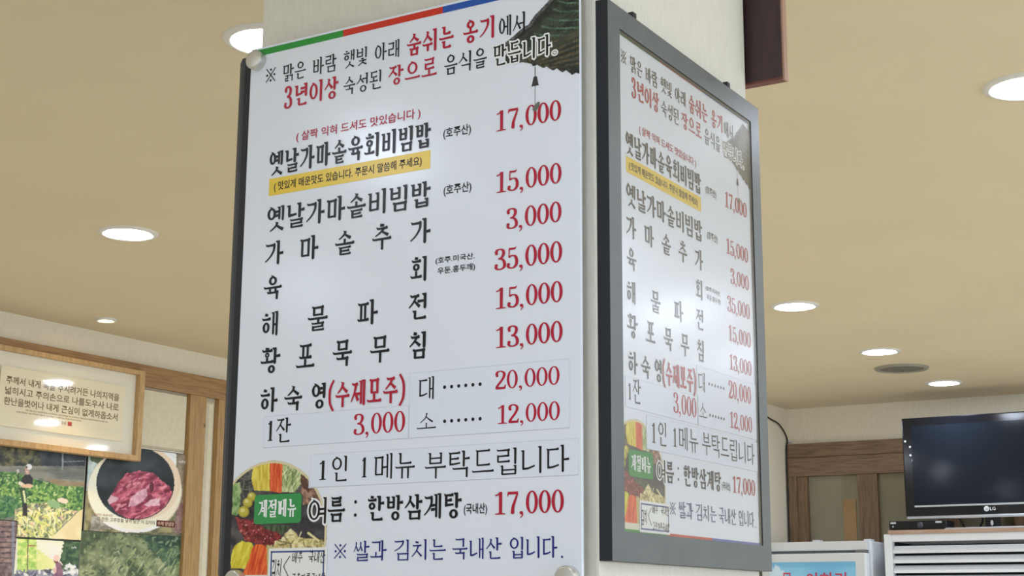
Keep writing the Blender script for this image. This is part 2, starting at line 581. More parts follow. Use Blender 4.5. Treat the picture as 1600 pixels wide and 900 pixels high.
def numeral(p, ch, X, s):
    """height 1, width .5*s wide numerals with round ball ends"""
    sv, sh = p.sv, p.sh
    q = lambda L: [(X + x * s, y) for x, y in L]
    if ch == '0':
        p.ring(X + .25 * s, .5, .245 * s, .5, n=28, sv=sv * 1.05, sh=sh)
    elif ch == '1':
        p.stem(X + .27 * s, 0.02, 1.0, 1.05, False)
        p.rib(q([(.05, .84), (.16, .88), (.25, .98)]), w=sh * 1.1)
        p.poly(q([(.04, 0), (.47, 0), (.47, .035), (.36, .06), (.16, .06), (.04, .035)]))
    elif ch == '2':
        p.ball(X + .09 * s, .74, sv * .55, sv * .42)
        p.rib(q([(.055, .76), (.11, .93), (.25, .975), (.39, .88), (.40, .70), (.30, .48), (.14, .24), (.05, .05)]), sv=sv * 1.05, sh=sh * 1.1)
        p.poly(q([(.03, 0), (.46, 0), (.49, .25), (.45, .24), (.40, .125), (.1, .125), (.03, .06)]))
    elif ch == '3':
        p.ball(X + .09 * s, .78, sv * .5, sv * .4)
        p.ball(X + .08 * s, .22, sv * .55, sv * .42)
        p.rib(q([(.06, .80), (.12, .94), (.25, .975), (.37, .90), (.39, .74), (.31, .58), (.17, .53)]), sv=sv, sh=sh)
        p.rib(q([(.17, .53), (.34, .48), (.43, .32), (.42, .13), (.28, .025), (.12, .05), (.04, .18)]), sv=sv, sh=sh)
    elif ch == '5':
        p.poly(q([(.1, .88), (.36, .88), (.44, 1.03), (.40, 1.0), (.32, .97), (.1, .98)]))
        p.rib(q([(.115, .95), (.10, .53)]), w=sh)
        p.ball(X + .08 * s, .2, sv * .55, sv * .42)
        p.rib(q([(.10, .54), (.22, .60), (.36, .56), (.43, .38), (.41, .16), (.28, .025), (.12, .05), (.04, .17)]), sv=sv, sh=sh)
    elif ch == '7':
        p.poly(q([(.03, .86), (.03, .76), (.06, .8), (.09, .87), (.44, .87), (.48, .99), (.05, .99)]))
        p.rib(q([(.46, .93), (.36, .62), (.27, .32), (.25, .05)]), w=sv * .95, k0=.5, k1=1.2)
        p.ball(X + .25 * s, .06, sv * .55, .06)
    elif ch == ',':
        p.ball(X + .1 * s, .05, sv * .55, sv * .45)
        p.rib(q([(.14, .06), (.15, -.06), (.06, -.17)]), w=sv * .5, k0=1.2, k1=.4)
    elif ch == ':':
        p.ball(X + .08 * s, .2, sv * .6)
        p.ball(X + .08 * s, .8, sv * .6)

def glyph_width(ch, style):
    if ch == ' ':
        return .42
    if ch in '()':
        return .38
    if ch in '.':
        return .36
    if ch in ',':
        return .54
    if ch.isdigit():
        return .62 if style != 'n' else 1.0
    return 1.0

def brush_polys(text, style, width):
    """returns polygons for a line of the given width (height = 1)"""
    if style == 'd':
        p = Pen(.1, .1)
        n = len(text)
        for i in range(n):
            p.ball(width * (i + .5) / n, .5, .34, .34)
        return p.polys
    if style == 'n':
        sv, sh = .165, .060
        tot = sum(.52 if c == ',' else (.3 if c == ':' else 1.0) for c in text)
        s = width / tot
        p = Pen(min(sv, s * .40), sh)
        if text == ':':
            p = Pen(.13, .1)
        X = 0
        for c in text:
            a = .52 if c == ',' else (.3 if c == ':' else 1.0)
            numeral(p, c, X + s * .02, s * 1.92 if c not in ',:' else s * 1.7)
            X += a * s
        return p.polys
    sv, sh = {'b': (.136, .086), 'r': (.100, .062), 'o': (.11, .070)}[style]
    gap = .1
    tot = sum(glyph_width(c, style) for c in text) + gap * (len(text) - 1)
    cell = width / tot
    p = Pen(min(sv, cell * .225), sh)
    X = 0
    for c in text:
        g = glyph_width(c, style) * cell
        if c == ' ':
            pass
        elif c == '(':
            p.rib([(X + g * .95, 1.08), (X + g * .35, .8), (X + g * .2, .5), (X + g * .35, .15), (X + g * .95, -.12)], sv=p.sv * .8, sh=p.sh * .6)
        elif c == ')':
            p.rib([(X + g * .05, 1.08), (X + g * .65, .8), (X + g * .8, .5), (X + g * .65, .15), (X + g * .05, -.12)], sv=p.sv * .8, sh=p.sh * .6)
        elif c == '.':
            if style == 'o':
                p.ring(X + g * .5, .07, g * .42, .085, n=14, sv=.03, sh=.03)
            else:
                p.ball(X + g * .6, .05, .055)
        elif c == '※':
            p.rib([(X, 1), (X + g, 0)], w=.07)
            p.rib([(X, 0), (X + g, 1)], w=.07)
            for dx, dy in ((.5, .9), (.5, .1), (.1, .5), (.9, .5)):
                p.ball(X + g * dx, dy, .085)
        elif c.isdigit():
            numeral(p, c, X, g * 1.8)
        elif c == ':':
            p.ball(X + g * .5, .12, .1)
            p.ball(X + g * .5, .88, .1)
        else:
            syllable(p, c, X, g)
        X += g + gap * cell
    return p.polys

def grown(loop, d):
    """loop pushed outwards by d (inwards for a negative d)"""
    n = len(loop)
    area = sum(loop[i][0] * loop[(i + 1) % n][1] - loop[(i + 1) % n][0] * loop[i][1] for i in range(n))
    sg = 1 if area > 0 else -1
    out = []
    for i in range(n):
        p, q, r = Vector(loop[i - 1]), Vector(loop[i]), Vector(loop[(i + 1) % n])
        a, c = (q - p), (r - q)
        if a.length < 1e-7 or c.length < 1e-7:
            out.append(tuple(q))
            continue
        a.normalize()
        c.normalize()
        na, nc = Vector((a.y, -a.x)), Vector((c.y, -c.x))
        m_ = na + nc
        m_ = m_.normalized() if m_.length > 1e-4 else na
        k = min(1.0 / max(m_.dot(na), .45), 1.8)
        out.append(tuple(q + m_ * d * k * sg))
    return out

def is_ring(P):
    return isinstance(P, tuple)

def map_poly(P, f):
    return (([f(*q) for q in P[0]], [f(*q) for q in P[1]]) if is_ring(P) else [f(*q) for q in P])

def grow_poly(P, d):
    return (grown(P[0], d), grown(P[1], -d)) if is_ring(P) else grown(P, d)

LAYER = 1.6e-6
def polys_mesh(polys, x, y, w_unit, h_unit):
    """each stroke lies a hair above the one before it, as ink over ink"""
    vs, fs = [], []
    for k, P in enumerate(polys):
        n0 = len(vs)
        loops = list(P) if is_ring(P) else [P]
        flat_ = [q for L in loops for q in L]
        vs += [(x + a * w_unit, y + b * h_unit, k * LAYER) for a, b in flat_]
        for t in tessellate_polygon([[Vector((a, b, 0)) for a, b in L] for L in loops]):
            fs.append(tuple(n0 + i for i in t))
    out = []
    for f in fs:
        a, b, c = (Vector(vs[i]) for i in f[:3])
        if (b - a).cross(c - a).z < 0:
            f = f[::-1]
        out.append(f)
    return vs, out

SANS = {}
def sans_mesh(text, w, h):
    """plain sans lettering, fitted to a w x h box at the origin; returns (verts, faces)"""
    if text not in SANS:
        cu = bpy.data.curves.new('t', 'FONT')
        cu.body = text
        cu.resolution_u = 2
        cu.offset = 0.012
        o = bpy.data.objects.new('t', cu)
        COL.objects.link(o)
        dg = bpy.context.evaluated_depsgraph_get()
        dg.update()
        me = bpy.data.meshes.new_from_object(o.evaluated_get(dg))
        vs = [tuple(v.co) for v in me.vertices]
        fs = [tuple(p.vertices) for p in me.polygons]
        bpy.data.objects.remove(o)
        bpy.data.meshes.remove(me)
        bpy.data.curves.remove(cu)
        SANS[text] = (vs, fs)
    vs, fs = SANS[text]
    xs = [v[0] for v in vs]
    ys = [v[1] for v in vs]
    x0, x1, y0, y1 = min(xs), max(xs), min(ys), max(ys)
    return [((v[0] - x0) / (x1 - x0) * w, (v[1] - y0) / (y1 - y0) * h, 0.0) for v in vs], fs

def lettering(name, text, style, ink, x0, y0, x1, y1, z, parent, label=None):
    """writes text in the box x0..x1, y0..y1 of the parent's local plane"""
    W_, H_ = x1 - x0, y1 - y0
    if style == 'g':
        vs, fs = sans_mesh(text, W_, H_)
        vs = [(a + x0, b + y0, z) for a, b, _ in vs]
    else:
        P = brush_polys(text, style, W_ / H_)
        if style == 'o':                      # white outline copy laid under the black letters
            v2, f2 = polys_mesh([grow_poly(q, .075) for q in P], x0, y0, H_, H_)
            mesh('letter_outline', [(a, b, z - .0002 + c) for a, b, c in v2], f2, INK['w'], parent)
        vs, fs = polys_mesh(P, x0, y0, H_, H_)
        vs = [(a, b, z + c) for a, b, c in vs]
    return mesh(name, vs, fs, INK[ink] if isinstance(ink, str) else ink, parent, label)

# ---------------------------------------------------------------- painted prints (pictures that are flat in the photograph)
class Art:
    """grid of printed colour; design units are given through a plane-to-artwork transform"""
    def __init__(s, x0, x1, y0, y1, nx, ny, H, seed=1, sx=1, sy=-1, ox=0, oy=0):
        s.rng = np.random.RandomState(seed)
        s.nx, s.ny = nx, ny
        s.gx, s.gy = np.meshgrid(np.linspace(x0, x1, nx), np.linspace(y0, y1, ny))
        u, v = s.gx, s.gy
        d = H[6] * u + H[7] * v + 1
        s.X = (H[0] * u + H[1] * v + H[2]) / d
        s.Y = (H[3] * u + H[4] * v + H[5]) / d
        s.C = np.ones((ny, nx, 3)) * .9
        s.hole = np.zeros((ny, nx), bool)
    def noise(s, cell, oct=3, ax=1.0, ay=1.0, rot=0.0):
        out = 0
        amp, tot = 1.0, 0
        cr, sr = math.cos(rot), math.sin(rot)
        for o in range(oct):
            c = cell / 2 ** o
            a = (s.X * cr + s.Y * sr) / (c * ax) + 100
            b = (-s.X * sr + s.Y * cr) / (c * ay) + 100
            G = s.rng.rand(64, 64)
            i, j = np.floor(a).astype(int), np.floor(b).astype(int)
            fa, fb = a - i, b - j
            fa = fa * fa * (3 - 2 * fa)
            fb = fb * fb * (3 - 2 * fb)
            g = lambda p, q: G[p % 64, q % 64]
            out = out + amp * ((g(i, j) * (1 - fa) + g(i + 1, j) * fa) * (1 - fb) + (g(i, j + 1) * (1 - fa) + g(i + 1, j + 1) * fa) * fb)
            tot += amp
            amp *= .55
        return out / tot
    def put(s, m, c, a=1.0, c2=None, n=None):
        c = np.array(c, float) / 255
        if c2 is not None:
            c2 = np.array(c2, float) / 255
            n = np.clip((n - .3) / .4, 0, 1)[..., None]
            c = c * (1 - n) + c2 * n
        m = (m.astype(float) * a)[..., None]
        s.C = s.C * (1 - m) + c * m
    def ell(s, cx, cy, rx, ry, rot=0):
        cr, sr = math.cos(rot), math.sin(rot)
        x, y = s.X - cx, s.Y - cy
        return ((x * cr + y * sr) / rx) ** 2 + ((-x * sr + y * cr) / ry) ** 2 <= 1
    def poly(s, pts, jit=0):
        X, Y = s.X, s.Y
        if jit:
            X = X + (s.noise(30, 2) - .5) * jit
            Y = Y + (s.noise(30, 2) - .5) * jit
        m = np.zeros(X.shape, bool)
        n = len(pts)
        for i in range(n):
            x1, y1 = pts[i]
            x2, y2 = pts[(i + 1) % n]
            if y1 == y2:
                continue
            c = ((Y >= min(y1, y2)) & (Y < max(y1, y2))) & (X < (x2 - x1) * (Y - y1) / (y2 - y1) + x1)
            m ^= c
        return m
    def line(s, x1, y1, x2, y2, w):
        dx, dy = x2 - x1, y2 - y1
        t = np.clip(((s.X - x1) * dx + (s.Y - y1) * dy) / (dx * dx + dy * dy + 1e-9), 0, 1)
        return np.hypot(s.X - x1 - t * dx, s.Y - y1 - t * dy) <= w / 2
    def leaves(s, m, n, box, size, cols, asp=.4, rot=None, a=.9):
        for k in range(n):
            x = s.rng.uniform(box[0], box[2])
            y = s.rng.uniform(box[1], box[3])
            r = s.rng.uniform(*size)
            th = s.rng.uniform(0, math.pi) if rot is None else s.rng.normal(rot, .35)
            s.put(s.ell(x, y, r, r * asp, th) & m, cols[s.rng.randint(len(cols))], a)
    def build(s, name, parent, z, to_local, label=None, material=None, gain=1.0):
        ny, nx = s.ny, s.nx
        LX, LY = to_local(s.gx, s.gy)
        vs = np.stack([LX.ravel(), LY.ravel(), np.full(nx * ny, z)], 1)
        idx = np.arange(nx * ny).reshape(ny, nx)
        F = np.stack([idx[:-1, :-1], idx[:-1, 1:], idx[1:, 1:], idx[1:, :-1]], -1)
        keep = ~(s.hole[:-1, :-1] | s.hole[:-1, 1:] | s.hole[1:, 1:] | s.hole[1:, :-1])
        F = F[keep]
        p = vs[F[0]]
        if np.cross(p[1] - p[0], p[2] - p[0])[2] < 0:
            F = F[:, ::-1]
        me = bpy.data.meshes.new(name)
        me.from_pydata(vs.tolist(), [], F.tolist())
        c = np.clip(s.C.reshape(-1, 3) * gain, 0, 1)
        c = np.where(c <= .04045, c / 12.92, ((c + .055) / 1.055) ** 2.4)
        at = me.color_attributes.new('ink', 'FLOAT_COLOR', 'POINT')
        at.data.foreach_set('color', np.concatenate([c, np.ones((len(c), 1))], 1).ravel())
        me.materials.append(material or PRINT)
        o = bpy.data.objects.new(name, me)
        if label:
            o['label'] = label
        return link(o, parent)

def paint_food(u0=0.0):
    A_ = Art(u0, .32, 1.143, 1.4504, 200, 200, [1924.64, -111.995, 194.702, -128.311, 2529.4, -2792.6, -0.119518, -0.0493887, 1.0], 3)
    n = A_.noise(60, 4)
    A_.put(n > -1, (38, 36, 42), 1, (92, 88, 90), n)
    full = n > -1
    A_.leaves(full, 160, (60, 90, 230, 330), (15, 40), [(60, 62, 60), (110, 110, 104), (45, 44, 48), (85, 92, 80)], .18)
    A_.put(A_.poly([(188, 95), (322, 88), (326, 302), (215, 300), (192, 215), (205, 160)], 14), (205, 180, 60), 1, (240, 222, 100), A_.noise(24, 3, .5, 4))
    A_.put(A_.poly([(322, 88), (418, 96), (412, 215), (406, 316), (324, 306)], 8), (205, 66, 34), 1, (244, 128, 72), A_.noise(16, 3, .4, 5))
    g = A_.poly([(414, 100), (600, 160), (545, 250), (505, 312), (408, 312)], 16)
    A_.put(g, (140, 158, 96), 1, (214, 222, 168), A_.noise(26, 3))
    A_.leaves(g, 70, (410, 110, 590, 310), (22, 50), [(226, 232, 190), (150, 172, 108), (196, 208, 150), (112, 132, 80)], .12, 1.9)
    g = A_.poly([(540, 190), (640, 190), (730, 300), (700, 360), (640, 400), (560, 410), (545, 300)], 20)
    A_.put(g, (92, 62, 50), 1, (176, 138, 116), A_.noise(40, 3))
    A_.leaves(g, 30, (540, 190, 720, 400), (15, 40), [(190, 150, 128), (88, 58, 50), (140, 100, 84)], .3, 1.0)
    g = A_.poly([(60, 250), (115, 240), (125, 300), (105, 440), (85, 480), (55, 470)], 20)
    A_.put(g, (96, 140, 74), 1, (176, 196, 140), A_.noise(28, 3))
    for x, y, r in ((197, 342, 31), (168, 384, 34), (140, 448, 39)):
        A_.put(A_.ell(x, y, r, r * 1.02), (168, 156, 52))
        A_.put(A_.ell(x - 3, y - 3, r * .8, r * .82), (196, 184, 72))
        A_.put(A_.ell(x - 8, y - 10, r * .4, r * .38), (226, 218, 138))
    A_.put(A_.poly([(560, 400), (640, 400), (730, 420), (735, 640), (600, 640), (400, 580), (440, 545)], 10), (46, 43, 52), 1, (78, 76, 84), A_.noise(50, 4))
    g = A_.poly([(280, 545), (470, 540), (430, 590), (380, 640), (330, 630)], 14)
    A_.put(g, (44, 60, 44), 1, (92, 112, 80), A_.noise(22, 3, .5, 2))
    g = A_.poly([(80, 480), (130, 500), (200, 500), (290, 570), (400, 600), (405, 640), (330, 690), (230, 672), (150, 650), (110, 580)], 16)
    A_.put(g, (92, 22, 30), 1, (158, 58, 60), A_.noise(20, 3))
    A_.leaves(g, 90, (80, 480, 410, 690), (3, 8), [(206, 120, 110), (70, 14, 20), (180, 80, 76), (226, 170, 160)], .8)
    g = A_.poly([(345, 700), (355, 660), (400, 640), (420, 600), (480, 560), (520, 620), (600, 640), (690, 640), (700, 720), (345, 740)], 22)
    A_.put(g, (190, 172, 110), 1, (240, 230, 178), A_.noise(30, 3))
    A_.leaves(g, 60, (350, 570, 700, 720), (16, 46), [(246, 238, 196), (170, 152, 96), (226, 212, 150), (120, 108, 70)], .16)
    A_.put(A_.line(594, 598, 665, 652, 16), (232, 222, 166))
    A_.put(A_.line(545, 590, 525, 640, 8), (226, 216, 170))
    A_.put(A_.poly([(48, 760), (75, 690), (125, 650), (200, 672), (212, 706), (180, 780), (150, 850), (50, 846)], 10), (206, 190, 40), 1, (240, 228, 96), A_.noise(26, 3, .6, 3, .3))
    A_.put(A_.poly([(200, 700), (225, 676), (292, 682), (318, 720), (318, 900), (120, 900), (150, 845), (178, 780)], 10), (206, 60, 24), 1, (244, 122, 60), A_.noise(18, 3, .4, 5, .25))
    A_.put(A_.poly([(300, 680), (345, 690), (325, 900), (306, 900)], 6), (196, 190, 130))
    u, v = A_.gx, A_.gy
    rr = np.hypot(u - .1265, v - 1.3305)
    A_.put((rr > .1805) & (rr <= .1875), (222, 210, 172))
    A_.put((v > 1.432) & (u < .18), (226, 222, 206))
    A_.hole = (rr > .1880) | ((u > .2516) & (v < 1.2185))
    return A_

def paint_roof():
    A_ = Art(.74, 1.0355, .003, .2625, 170, 160, [2640.39, -57.3657, -1462.35, -638.958, 3004.74, 452.394, -0.119518, -0.0493887, 1.0], 5)
    n = A_.noise(60, 4, 1.4, .7, -.5)
    A_.put(n > -1, (26, 36, 34), 1, (62, 70, 60), n)
    for k, (x0, y0) in enumerate(((1330, -60), (1260, 0), (1215, 75), (1160, 155), (1115, 225), (1050, 290))):
        for dx in range(0, 420, 14):
            pass
        A_.put(A_.poly([(x0, y0), (x0 + 90, y0 + 22), (1520, y0 + 12), (1520, y0 + 28), (x0 + 80, y0 + 38), (x0, y0 + 14)], 6), (98, 130, 104), 1, (60, 86, 70), A_.noise(40, 2))
        A_.leaves(A_.Y > -999, 26, (x0 + 40, y0 + 38, 1500, y0 + 66), (6, 12), [(22, 40, 34), (70, 96, 78), (34, 58, 48)], .5, 1.57)
    A_.put(A_.poly([(830, 560), (1060, 430), (1300, 310), (1500, 250), (1500, 300), (1180, 450), (1000, 560)], 8), (54, 60, 50), .9, (86, 84, 66), A_.noise(24, 3, 3, .6, -.4))
    for k in range(5):
        o = k * 52
        A_.put(A_.line(960 + o * 1.0, 560 + o * .22, 1500, 330 + o * 1.1, 17), (104, 92, 70), .9, (70, 66, 52), A_.noise(24, 3))
        A_.put(A_.line(1000 + o * 1.0, 578 + o * .22, 1500, 358 + o * 1.1, 9), (34, 38, 34), .9)
    # ridge with grey tile fringe
    edge = [(1230, -60), (1185, 0), (1120, 70), (1060, 130), (1000, 215), (930, 262), (855, 330), (790, 380), (735, 430), (800, 470), (790, 570)]
    for i in range(len(edge) - 4):
        (x1, y1), (x2, y2) = edge[i], edge[i + 1]
        A_.put(A_.line(x1 + 12, y1 + 8, x2 + 12, y2 + 8, 34), (120, 120, 128), .75, (60, 60, 66), A_.noise(14, 2))
        A_.put(A_.line(x1 + 34, y1 + 26, x2 + 34, y2 + 26, 14), (30, 30, 32), .8)
    low = [(800, 570), (870, 562), (960, 558), (1020, 570), (1040, 590), (1062, 592), (1080, 578), (1110, 600), (1140, 610), (1165, 596), (1190, 618),
           (1225, 632), (1255, 612), (1285, 640), (1310, 648), (1335, 628), (1365, 655), (1390, 672), (1425, 652), (1450, 660), (1530, 680), (1530, -80), (1240, -80)]
    inside = A_.poly(low + edge[1:])
    g = A_.poly([(900, 520), (1500, 600), (1500, 700), (900, 600)])
    A_.put(g & (A_.noise(20, 2) > .55), (30, 32, 30), .7)
    A_.hole = ~inside
    return A_

H_P1 = [4559.17, 428.757, -20738.7, 553.591, -5709.42, 8692.24, 0.357315, 0.0891841, 1.0]
H_P2 = [8989.64, 826.653, -41778.1, 583.625, -11539.1, 15906.5, 0.357315, 0.0891841, 1.0]
H_P3 = [4580.09, 387.371, -22881.7, 568.533, -6089.99, 9203.49, 0.357315, 0.0891841, 1.0]

def paint_field():
    A_ = Art(4.30, 4.848, 1.556, 1.93, 170, 130, H_P1, 7)
    n = A_.noise(40, 4)
    A_.put(n > -1, (112, 120, 104), 1, (158, 160, 146), n)
    A_.put(A_.Y < 215, (40, 48, 50), 1, (122, 118, 84), A_.noise(34, 4))
    A_.put(A_.poly([(330, 60), (800, 130), (800, 270), (520, 262), (380, 225), (350, 150)], 20), (40, 50, 66), .9, (66, 74, 84), A_.noise(60, 3))
    A_.put((A_.Y > 215 - A_.X * .0) & (A_.Y < 300 + A_.X * .06), (108, 112, 108), .9, (148, 146, 136), A_.noise(60, 3, 3, .6))
    A_.put(A_.line(550, 105, 546, 245, 16), (140, 146, 146))
    A_.put(A_.line(552, 178, 735, 172, 5), (150, 156, 160))
    A_.put(A_.poly([(380, 320), (740, 360), (740, 420), (480, 380)], 10), (150, 128, 100), .9, (170, 150, 120), A_.noise(30, 3))
    fld = A_.poly([(-60, 265), (140, 270), (300, 330), (520, 385), (730, 400), (730, 620), (400, 560), (-60, 700)], 12)
    A_.put(fld, (44, 96, 56), 1, (140, 176, 96), A_.noise(30, 4))
    A_.leaves(fld, 520, (-40, 270, 730, 640), (9, 24), [(150, 186, 104), (62, 116, 66), (100, 150, 78), (186, 206, 140), (40, 84, 60)], .45)
    A_.put(A_.poly([(-60, 470), (120, 480), (180, 560), (150, 660), (-60, 690)], 20), (30, 80, 70), .55, (80, 130, 90), A_.noise(24, 3))
    low = A_.poly([(130, 600), (260, 545), (420, 530), (600, 600), (700, 610), (560, 720), (440, 860), (100, 860)], 14)
    A_.put(low, (120, 130, 96), 1, (206, 210, 160), A_.noise(26, 4))
    A_.leaves(low, 330, (120, 540, 690, 850), (10, 30), [(232, 226, 160), (200, 208, 120), (140, 150, 120), (110, 108, 128), (246, 236, 200), (90, 110, 70), (226, 190, 160)], .35)
    A_.leaves(low, 60, (160, 620, 560, 850), (24, 50), [(238, 232, 150), (206, 214, 120), (246, 240, 190)], .16, 1.2)
    A_.put(A_.ell(550, 520, 50, 22, .2), (232, 214, 196))
    A_.put(A_.ell(470, 550, 60, 30, .3), (140, 176, 130))
    A_.put(A_.poly([(730, 590), (690, 615), (440, 855), (730, 870)], 8), (226, 212, 166), 1, (236, 224, 182), A_.noise(90, 2))
    # person standing in the field with a cap, dark shirt and long gloves
    A_.put(A_.poly([(190, 540), (235, 545), (238, 660), (200, 650)]), (46, 46, 52))
    A_.put(A_.poly([(160, 400), (215, 405), (238, 470), (228, 545), (195, 545)], 3), (50, 82, 62))
    A_.put(A_.line(205, 440, 220, 530, 18), (214, 218, 170))
    A_.put(A_.poly([(215, 292), (262, 290), (286, 320), (284, 378), (215, 384), (182, 356), (190, 320)]), (52, 52, 56))
    A_.put(A_.line(172, 365, 215, 392, 30), (238, 224, 204))
    A_.put(A_.line(205, 390, 265, 392, 34), (226, 190, 158))
    A_.put(A_.line(158, 270, 160, 350, 12), (60, 72, 60))
    A_.put(A_.ell(155, 258, 11, 18), (206, 206, 196))
    A_.put(A_.ell(238, 252, 20, 36), (206, 166, 146))
    A_.put(A_.ell(252, 222, 27, 26, .5), (236, 234, 236))
    A_.put(A_.ell(232, 226, 10, 10), (120, 96, 90))
    A_.put(A_.line(228, 262, 240, 266, 5), (240, 236, 230))
    return A_

def paint_crates():
    A_ = Art(4.30, 4.475, 1.30, 1.618, 60, 80, H_P1, 17)
    A_.put(A_.X > -999, (96, 80, 84), 1, (150, 132, 130), A_.noise(30, 3))
    for k in range(8):
        y = 715 + k * 46
        A_.put((A_.Y > y) & (A_.Y < y + 26), (166, 142, 138), .9, (120, 98, 100), A_.noise(24, 3))
        A_.put((A_.Y > y + 28) & (A_.Y < y + 38), (62, 56, 66), .8)
    A_.put((A_.X > 78) & (A_.X < 102), (126, 136, 156), .8)
    A_.put(A_.X > 112, (74, 62, 66), .8)
    return A_

def paint_woman():
    A_ = Art(4.478, 4.846, 1.30, 1.548, 130, 90, H_P2, 9)
    A_.put(A_.X > -9999, (244, 236, 212), 1, (250, 242, 226), A_.noise(200, 2))
    A_.put(A_.poly([(-40, 200), (300, 260), (310, 900), (-40, 900)], 30), (150, 196, 96), 1, (226, 234, 150), A_.noise(70, 4))
    A_.put(A_.poly([(300, 420), (620, 640), (620, 900), (290, 900)], 60), (226, 228, 150), .8, (206, 220, 130), A_.noise(60, 3))
    A_.put(A_.poly([(790, 250), (1120, 250), (1120, 900), (700, 900), (720, 600)], 50), (44, 72, 56), 1, (92, 120, 84), A_.noise(60, 4))
    A_.put(A_.line(150, 260, 135, 900, 18), (120, 92, 78))
    A_.put(A_.line(140, 368, 275, 368, 20), (176, 120, 100))
    g = A_.Y > 790
    A_.put(g & (A_.noise(80, 3) > .35), (170, 172, 176), 1, (90, 96, 116), A_.noise(50, 3))
    A_.leaves(A_.Y > 700, 60, (-20, 800, 1080, 1000), (30, 70), [(226, 226, 226), (110, 112, 140), (150, 150, 170), (70, 74, 90), (240, 240, 236)], .5)
    A_.leaves(A_.Y > 600, 16, (780, 700, 1040, 860), (30, 60), [(220, 226, 226), (150, 160, 176), (240, 244, 240)], .5)
    A_.put(A_.poly([(640, 640), (700, 655), (750, 760), (770, 920), (560, 920), (630, 840)], 8), (122, 90, 112), 1, (150, 112, 134), A_.noise(40, 3))
    A_.put(A_.line(700, 640, 752, 700, 22), (236, 206, 206))
    A_.put(A_.ell(640, 645, 34, 36), (120, 70, 66))
    A_.put(A_.ell(652, 585, 52, 58, .3), (238, 200, 190))
    A_.put(A_.line(600, 620, 690, 610, 18), (240, 206, 196))
    A_.put(A_.poly([(590, 770), (650, 730), (640, 850), (600, 850)], 6), (220, 180, 176))
    return A_

def paint_bowl():
    A_ = Art(4.864, 5.508, 1.600, 1.990, 170, 120, H_P3, 11)
    A_.put(A_.X > -9999, (96, 96, 72), 1, (160, 152, 112), A_.noise(60, 4))
    A_.put(A_.poly([(-40, 0), (330, 0), (200, 220), (40, 400), (-40, 420)], 10), (150, 176, 178), 1, (206, 216, 214), A_.noise(60, 3))
    A_.put(A_.poly([(60, 60), (230, 90), (160, 150), (70, 120)], 20), (84, 100, 76))
    A_.put(A_.poly([(560, 0), (870, 0), (870, 340), (760, 160)], 4), (216, 222, 226), 1, (234, 238, 240), A_.noise(60, 2))
    A_.put(A_.poly([(866, 0), (1080, 0), (1080, 900), (800, 900), (910, 480), (880, 300)], 6), (120, 110, 92), 1, (154, 140, 118), A_.noise(50, 3))
    A_.put(A_.poly([(880, 560), (1000, 450), (1000, 800), (850, 800)], 10), (120, 84, 88), .8, (160, 130, 126), A_.noise(24, 3))
    A_.put(A_.poly([(80, 620), (160, 660), (260, 760), (60, 780)], 10), (190, 190, 190), .8, (120, 116, 110), A_.noise(30, 3))
    A_.put(A_.ell(480, 400, 444, 398), (206, 190, 172))
    A_.put(A_.ell(478, 396, 436, 388), (240, 222, 198), 1, (250, 236, 216), A_.noise(200, 2))
    A_.put(A_.ell(520, 330, 390, 350), (226, 206, 182))
    A_.put(A_.ell(486, 332, 366, 342), (20, 32, 38), 1, (56, 66, 72), A_.noise(160, 3))
    c = A_.ell(486, 332, 358, 334)
    g = A_.poly([(230, 500), (270, 430), (330, 320), (400, 240), (520, 215), (650, 230), (730, 300), (800, 360), (835, 430), (770, 560), (660, 680), (440, 680), (300, 600)], 16) & c
    A_.put(g, (116, 36, 62), 1, (206, 110, 130), A_.noise(50, 4, 1.3, .8, -.5))
    A_.leaves(g, 190, (240, 230, 820, 670), (10, 40), [(216, 130, 150), (140, 40, 66), (176, 70, 98), (226, 160, 172), (100, 28, 52)], .3, -.5, .75)
    A_.put(A_.poly([(420, 550), (440, 470), (520, 400), (590, 380), (600, 440), (560, 500), (480, 545)], 6) & c, (206, 150, 172), .9, (232, 196, 206), A_.noise(24, 3))
    A_.put(A_.poly([(560, 540), (640, 480), (710, 470), (715, 540), (620, 548)], 8) & c, (216, 166, 186), .9, (236, 204, 212), A_.noise(20, 3))
    A_.put(A_.poly([(225, 490), (260, 440), (330, 470), (310, 500), (240, 530)], 8) & c, (206, 176, 190), .9)
    A_.put(A_.ell(640, 365, 22, 46) & c, (80, 24, 44), .8)
    A_.put(A_.poly([(540, 0), (990, 30), (990, 60), (540, 12)]), (60, 60, 60), .0)
    A_.put(A_.ell(480, 400, 444, 398) & (A_.Y > 690) & ~A_.ell(480, 380, 430, 385), (250, 248, 240))
    A_.put((A_.Y > 792), (86, 90, 70), 1, (120, 118, 96), A_.noise(40, 3))
    return A_

def paint_trees():
    A_ = Art(4.852, 5.508, 1.30, 1.598, 150, 90, H_P3, 13)
    A_.put(A_.X > -9999, (70, 86, 62), 1, (150, 158, 122), A_.noise(90, 4))
    A_.put(A_.poly([(560, 780), (1000, 780), (1000, 1100), (760, 1100), (600, 920)], 60), (26, 56, 50), .85, (80, 108, 84), A_.noise(60, 4))
    A_.leaves(A_.X > -9999, 420, (-20, 790, 990, 1350), (8, 26), [(96, 116, 74), (140, 156, 104), (52, 76, 58), (176, 184, 150), (34, 60, 50), (110, 116, 96)], .4, None, .6)
    A_.leaves(A_.Y > 940, 90, (240, 950, 990, 1300), (30, 60), [(176, 190, 130), (140, 160, 110), (206, 210, 180)], .1, -1.1, .6)
    return A_

